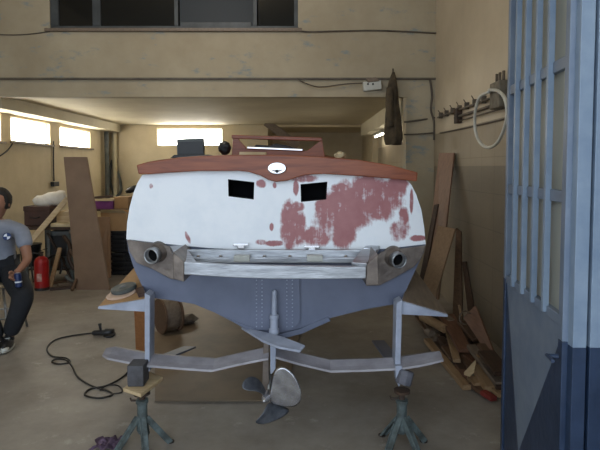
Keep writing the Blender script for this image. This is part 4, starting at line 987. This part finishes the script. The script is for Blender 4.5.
vs = [pel, pel+up*.15, chest, pel+up*.40+f_*.02, neckb+up*.02, head0-up*.03, head0+up*.04, head0+up*.115, hipL, kneeL, kneeL.lerp(ankL,.35), ankL, hipR, kneeR, kneeR.lerp(ankR,.35), ankR,
      shL, elL, wrL, haL, shR, elR, wrR, haR]
ed = [(0,1),(1,2),(2,3),(3,4),(4,5),(5,6),(6,7),(0,8),(8,9),(9,10),(10,11),(0,12),(12,13),(13,14),(14,15),(3,16),(16,17),(17,18),(18,19),(3,20),(20,21),(21,22),(22,23)]
ra = [(.15,.11),(.135,.10),(.15,.105),(.11,.075),.05,.058,.078,.062,.085,.058,.055,.036,.085,.058,.055,.036,.058,.042,.026,(.034,.018),.058,.042,.026,(.034,.018)]
body = skin('body', vs, ed, ra, SKIN, man)
# fingers
def hand(base, fwd, side, nml, grip=1.0):
    V_, E_, R_ = [base], [], [.02]
    for k in range(4):
        o0 = base+side*(.027-.018*k)+fwd*.03; ln = (.07,.078,.073,.058)[k]
        d1 = (fwd+nml*.35*grip).normalized(); d2_ = (fwd*.3+nml*grip).normalized(); d3 = (-fwd*.5*grip+nml).normalized()
        a = o0+d1*ln*.42; b4 = a+d2_*ln*.33; c4 = b4+d3*ln*.28; n0 = len(V_)
        V_ += [o0, a, b4, c4]; E_ += [(0,n0),(n0,n0+1),(n0+1,n0+2),(n0+2,n0+3)]; R_ += [.0095,.009,.0085,.0075]
    o0 = base+side*.028; a = o0+(side*.7+fwd*.6+nml*.5).normalized()*.035; b4 = a+(fwd*.6+nml*.9).normalized()*.03; n0 = len(V_)
    V_ += [o0, a, b4]; E_ += [(0,n0),(n0,n0+1),(n0+1,n0+2)]; R_ += [.012,.0105,.009]
    return V_, E_, R_
fw = (haL-wrL).normalized(); can_c = P(18.5,277,4.40)
for base, fwd, nml in ((haL, V(-.25,-.55,-.8).normalized(), V(.75,-.65,0)), (haR, f_, V(0,0,-1))):
    nml = (nml-fwd*nml.dot(fwd)).normalized(); sd_ = fwd.cross(nml).normalized()
    hv, he, hr = hand(base, fwd, sd_, nml); h_ = skin('fingers', hv, he, hr, SKIN, body, sub=1)
# clothes: polo
vs = [pel+up*.0, pel+up*.15, chest, pel+up*.40+f_*.02, neckb-up*.01, shL, shL.lerp(elL,.62), shR, shR.lerp(elR,.62)]
skin('polo_shirt', vs, [(0,1),(1,2),(2,3),(3,4),(3,5),(5,6),(3,7),(7,8)], [(.175,.14),(.165,.13),(.175,.13),(.135,.095),.062,.078,.072,.078,.072], SHIRT, man)
vs = [pel-up*.01, hipL, hipL.lerp(kneeL,.5), kneeL, kneeL.lerp(ankL,.4), ankL+up*.02, hipR, hipR.lerp(kneeR,.5), kneeR, kneeR.lerp(ankR,.4), ankR+up*.02]
skin('trousers', vs, [(0,1),(1,2),(2,3),(3,4),(4,5),(0,6),(6,7),(7,8),(8,9),(9,10)], [(.175,.135),.12,.115,.098,.085,.07,.12,.115,.098,.085,.07], TROUS, man)
# head detail
hc_ = head0+up*.055
fh = f_.lerp(V(-.4,-.9,0), .4).normalized(); sh2 = V(-fh.y, fh.x, 0)
def blob(bm, c, rx, ry, rz, R_=None, sub=3):
    M = Matrix.Translation(c)
    if R_ is not None: M = M @ R_
    bmesh.ops.create_icosphere(bm, subdivisions=sub, radius=1, matrix=M @ Matrix.Diagonal((rx,ry,rz,1))); return bm
ROT = Matrix(((sh2.x, fh.x, 0, 0),(sh2.y, fh.y, 0, 0),(0,0,1,0),(0,0,0,1)))
bm = B(); blob(bm, hc_, .083, .102, .122, ROT)
for v in bm.verts:
    d = v.co-hc_; lz = d.z/.112
    if lz < -.2: v.co -= sh2*d.dot(sh2)*(-lz-.2)*.45
    if d.dot(fh) > .05 and abs(d.dot(sh2)) < .03 and -.3 < lz < .15: v.co += fh*.008
blob(bm, hc_+fh*.105-up*.018, .013,.02,.026, ROT, 2)
blob(bm, hc_+fh*.092-up*.066, .026,.012,.009, ROT, 2)
for s_ in (-1,1): blob(bm, hc_+sh2*.084*s_-up*.01, .012,.022,.034, ROT, 2)
hd = obj('head', bm, SKIN, body, smooth=True)
bm = B()
for s_ in (-1,1): blob(bm, hc_+fh*.094+sh2*.032*s_+up*.012, .012,.010,.007, ROT, 2)
obj('eyes', bm, BLACKP, hd)
bm = B(); blob(bm, hc_+up*.024-fh*.018, .102,.112,.122, ROT)
for v in list(bm.verts):
    d = v.co-hc_
    if d.dot(fh) > .045 and d.z < .06: v.co -= fh*(d.dot(fh)-.045)*.9
    if d.z < -.055: v.co.z = hc_.z-.055+(d.z+.055)*.2
    v.co += Vector((random.uniform(-.004,.004) for _ in range(3)))
obj('hair', bm, HAIR, man, smooth=True)
# round blue and white emblem on the chest
ec = P(7,236.5,4.58); Nn = (V(0,0,H)-ec).normalized(); Nn = (Nn*.4+f_).normalized(); e1 = V(-Nn.y, Nn.x, 0).normalized(); e2 = Nn.cross(e1); e2 = e2 if e2.z > 0 else -e2
WH = mat('white print', rgb(225,228,234), rgb(215,218,226), rough=.7, bump=0); BLP = mat('blue print', rgb(40,66,120), rgb(34,58,108), rough=.7, bump=0); NAVY = mat('navy print', rgb(28,34,60), rgb(24,30,52), rough=.7, bump=0)
bm = B(); c0 = ec
def arc(r, a0, a1, n=8): return [c0+(e1*math.cos(a0+(a1-a0)*k/n)+e2*math.sin(a0+(a1-a0)*k/n))*r for k in range(n+1)]
full = arc(.034, 0, 2*PI, 32)[:-1]; prism(bm, full, Nn*.003, 2)
full = arc(.031, 0, 2*PI, 32)[:-1]; prism(bm, [p+Nn*.003 for p in full], Nn*.0007, 1)
for k in range(4):
    prism(bm, [c0+Nn*.0037]+[p+Nn*.0037 for p in arc(.026, k*PI/2, (k+1)*PI/2)], Nn*.001, 0 if k % 2 else 1)
obj('chest_emblem', bm, [WH, BLP, NAVY], man)
# shoes
for an_, dr in ((ankL, V(.25,-1,0)), (ankR, V(.3,-1,0))):
    dr.normalize(); g = V(an_.x, an_.y, 0); sd_ = V(-dr.y, dr.x, 0)
    RO = Matrix(((sd_.x, dr.x, 0, 0),(sd_.y, dr.y, 0, 0),(0,0,1,0),(0,0,0,1)))
    bm = B(); blob(bm, g+dr*.06+up*.05, .045,.125,.045, RO); blob(bm, g-dr*.0+up*.08, .042,.055,.05, RO)
    for v in bm.verts: v.co.z = max(.022, v.co.z)
    so = obj('shoe', bm, BLACKP, man, smooth=True)
    bm = B(); blob(bm, g+dr*.06+up*.02, .05,.135,.02, RO)
    for v in bm.verts: v.co.z = max(.002, min(.024, v.co.z))
    obj('sole', bm, WHITEP, so)
    bm = B(); blob(bm, g+dr*.145+up*.035, .04,.048,.03, RO); obj('toe_cap', bm, WHITEP, so, smooth=True)
    bm = B()
    for k in range(4): beam(bm, g+dr*(.05+.02*k)+up*(.098-.008*k)-sd_*.022, g+dr*(.05+.02*k)+up*(.098-.008*k)+sd_*.022, .006, .004)
    obj('laces', bm, WHITEP, so)
# can in hand
cn = thing('drink_can', 'blue and white drink can held by the seated person', 'can', can_c)
cbm = P(19,287,4.40); ctp = P(17.5,273,4.40); axn = (ctp-cbm)
obj('can_body', lathe(B(), cbm, [(.022,0),(.028,.008),(.028,axn.length-.012),(.022,axn.length)], axn, 24), mat('dark blue can', rgb(30,50,96), rgb(24,40,80), rough=.35, bump=0), cn)
obj('can_band', lathe(B(), cbm+axn.normalized()*.04, [(.0284,0),(.0284,.012)], axn, 24), WH, cn)
obj('can_lid', lathe(B(), ctp, [(.021,0),(.020,.002)], axn, 20), STEEL, cn)
# stool
stl = thing('stool', 'metal legged stool with a pale seat under the seated person', 'stool', (seat.x, seat.y, 0))
sz = .485
obj('seat', lathe(B(), V(seat.x, seat.y, sz-.035), [(.16,0),(.18,.01),(.18,.03),(.17,.035)], (0,0,1), 32), PINEX, stl)
for k in range(4):
    an = PI/4+PI/2*k; d = V(math.cos(an), math.sin(an), 0)
    obj('leg', sweep(B(), [V(seat.x,seat.y,sz-.035)+d*.13, V(seat.x,seat.y,.003)+d*.24], .012, 10), STEEL, stl, smooth=True)
obj('foot_ring', sweep(B(), [V(seat.x+math.cos(k*PI/12)*.2, seat.y+math.sin(k*PI/12)*.2, .17) for k in range(25)], .008, 8, cap=False), STEEL, stl, smooth=True)
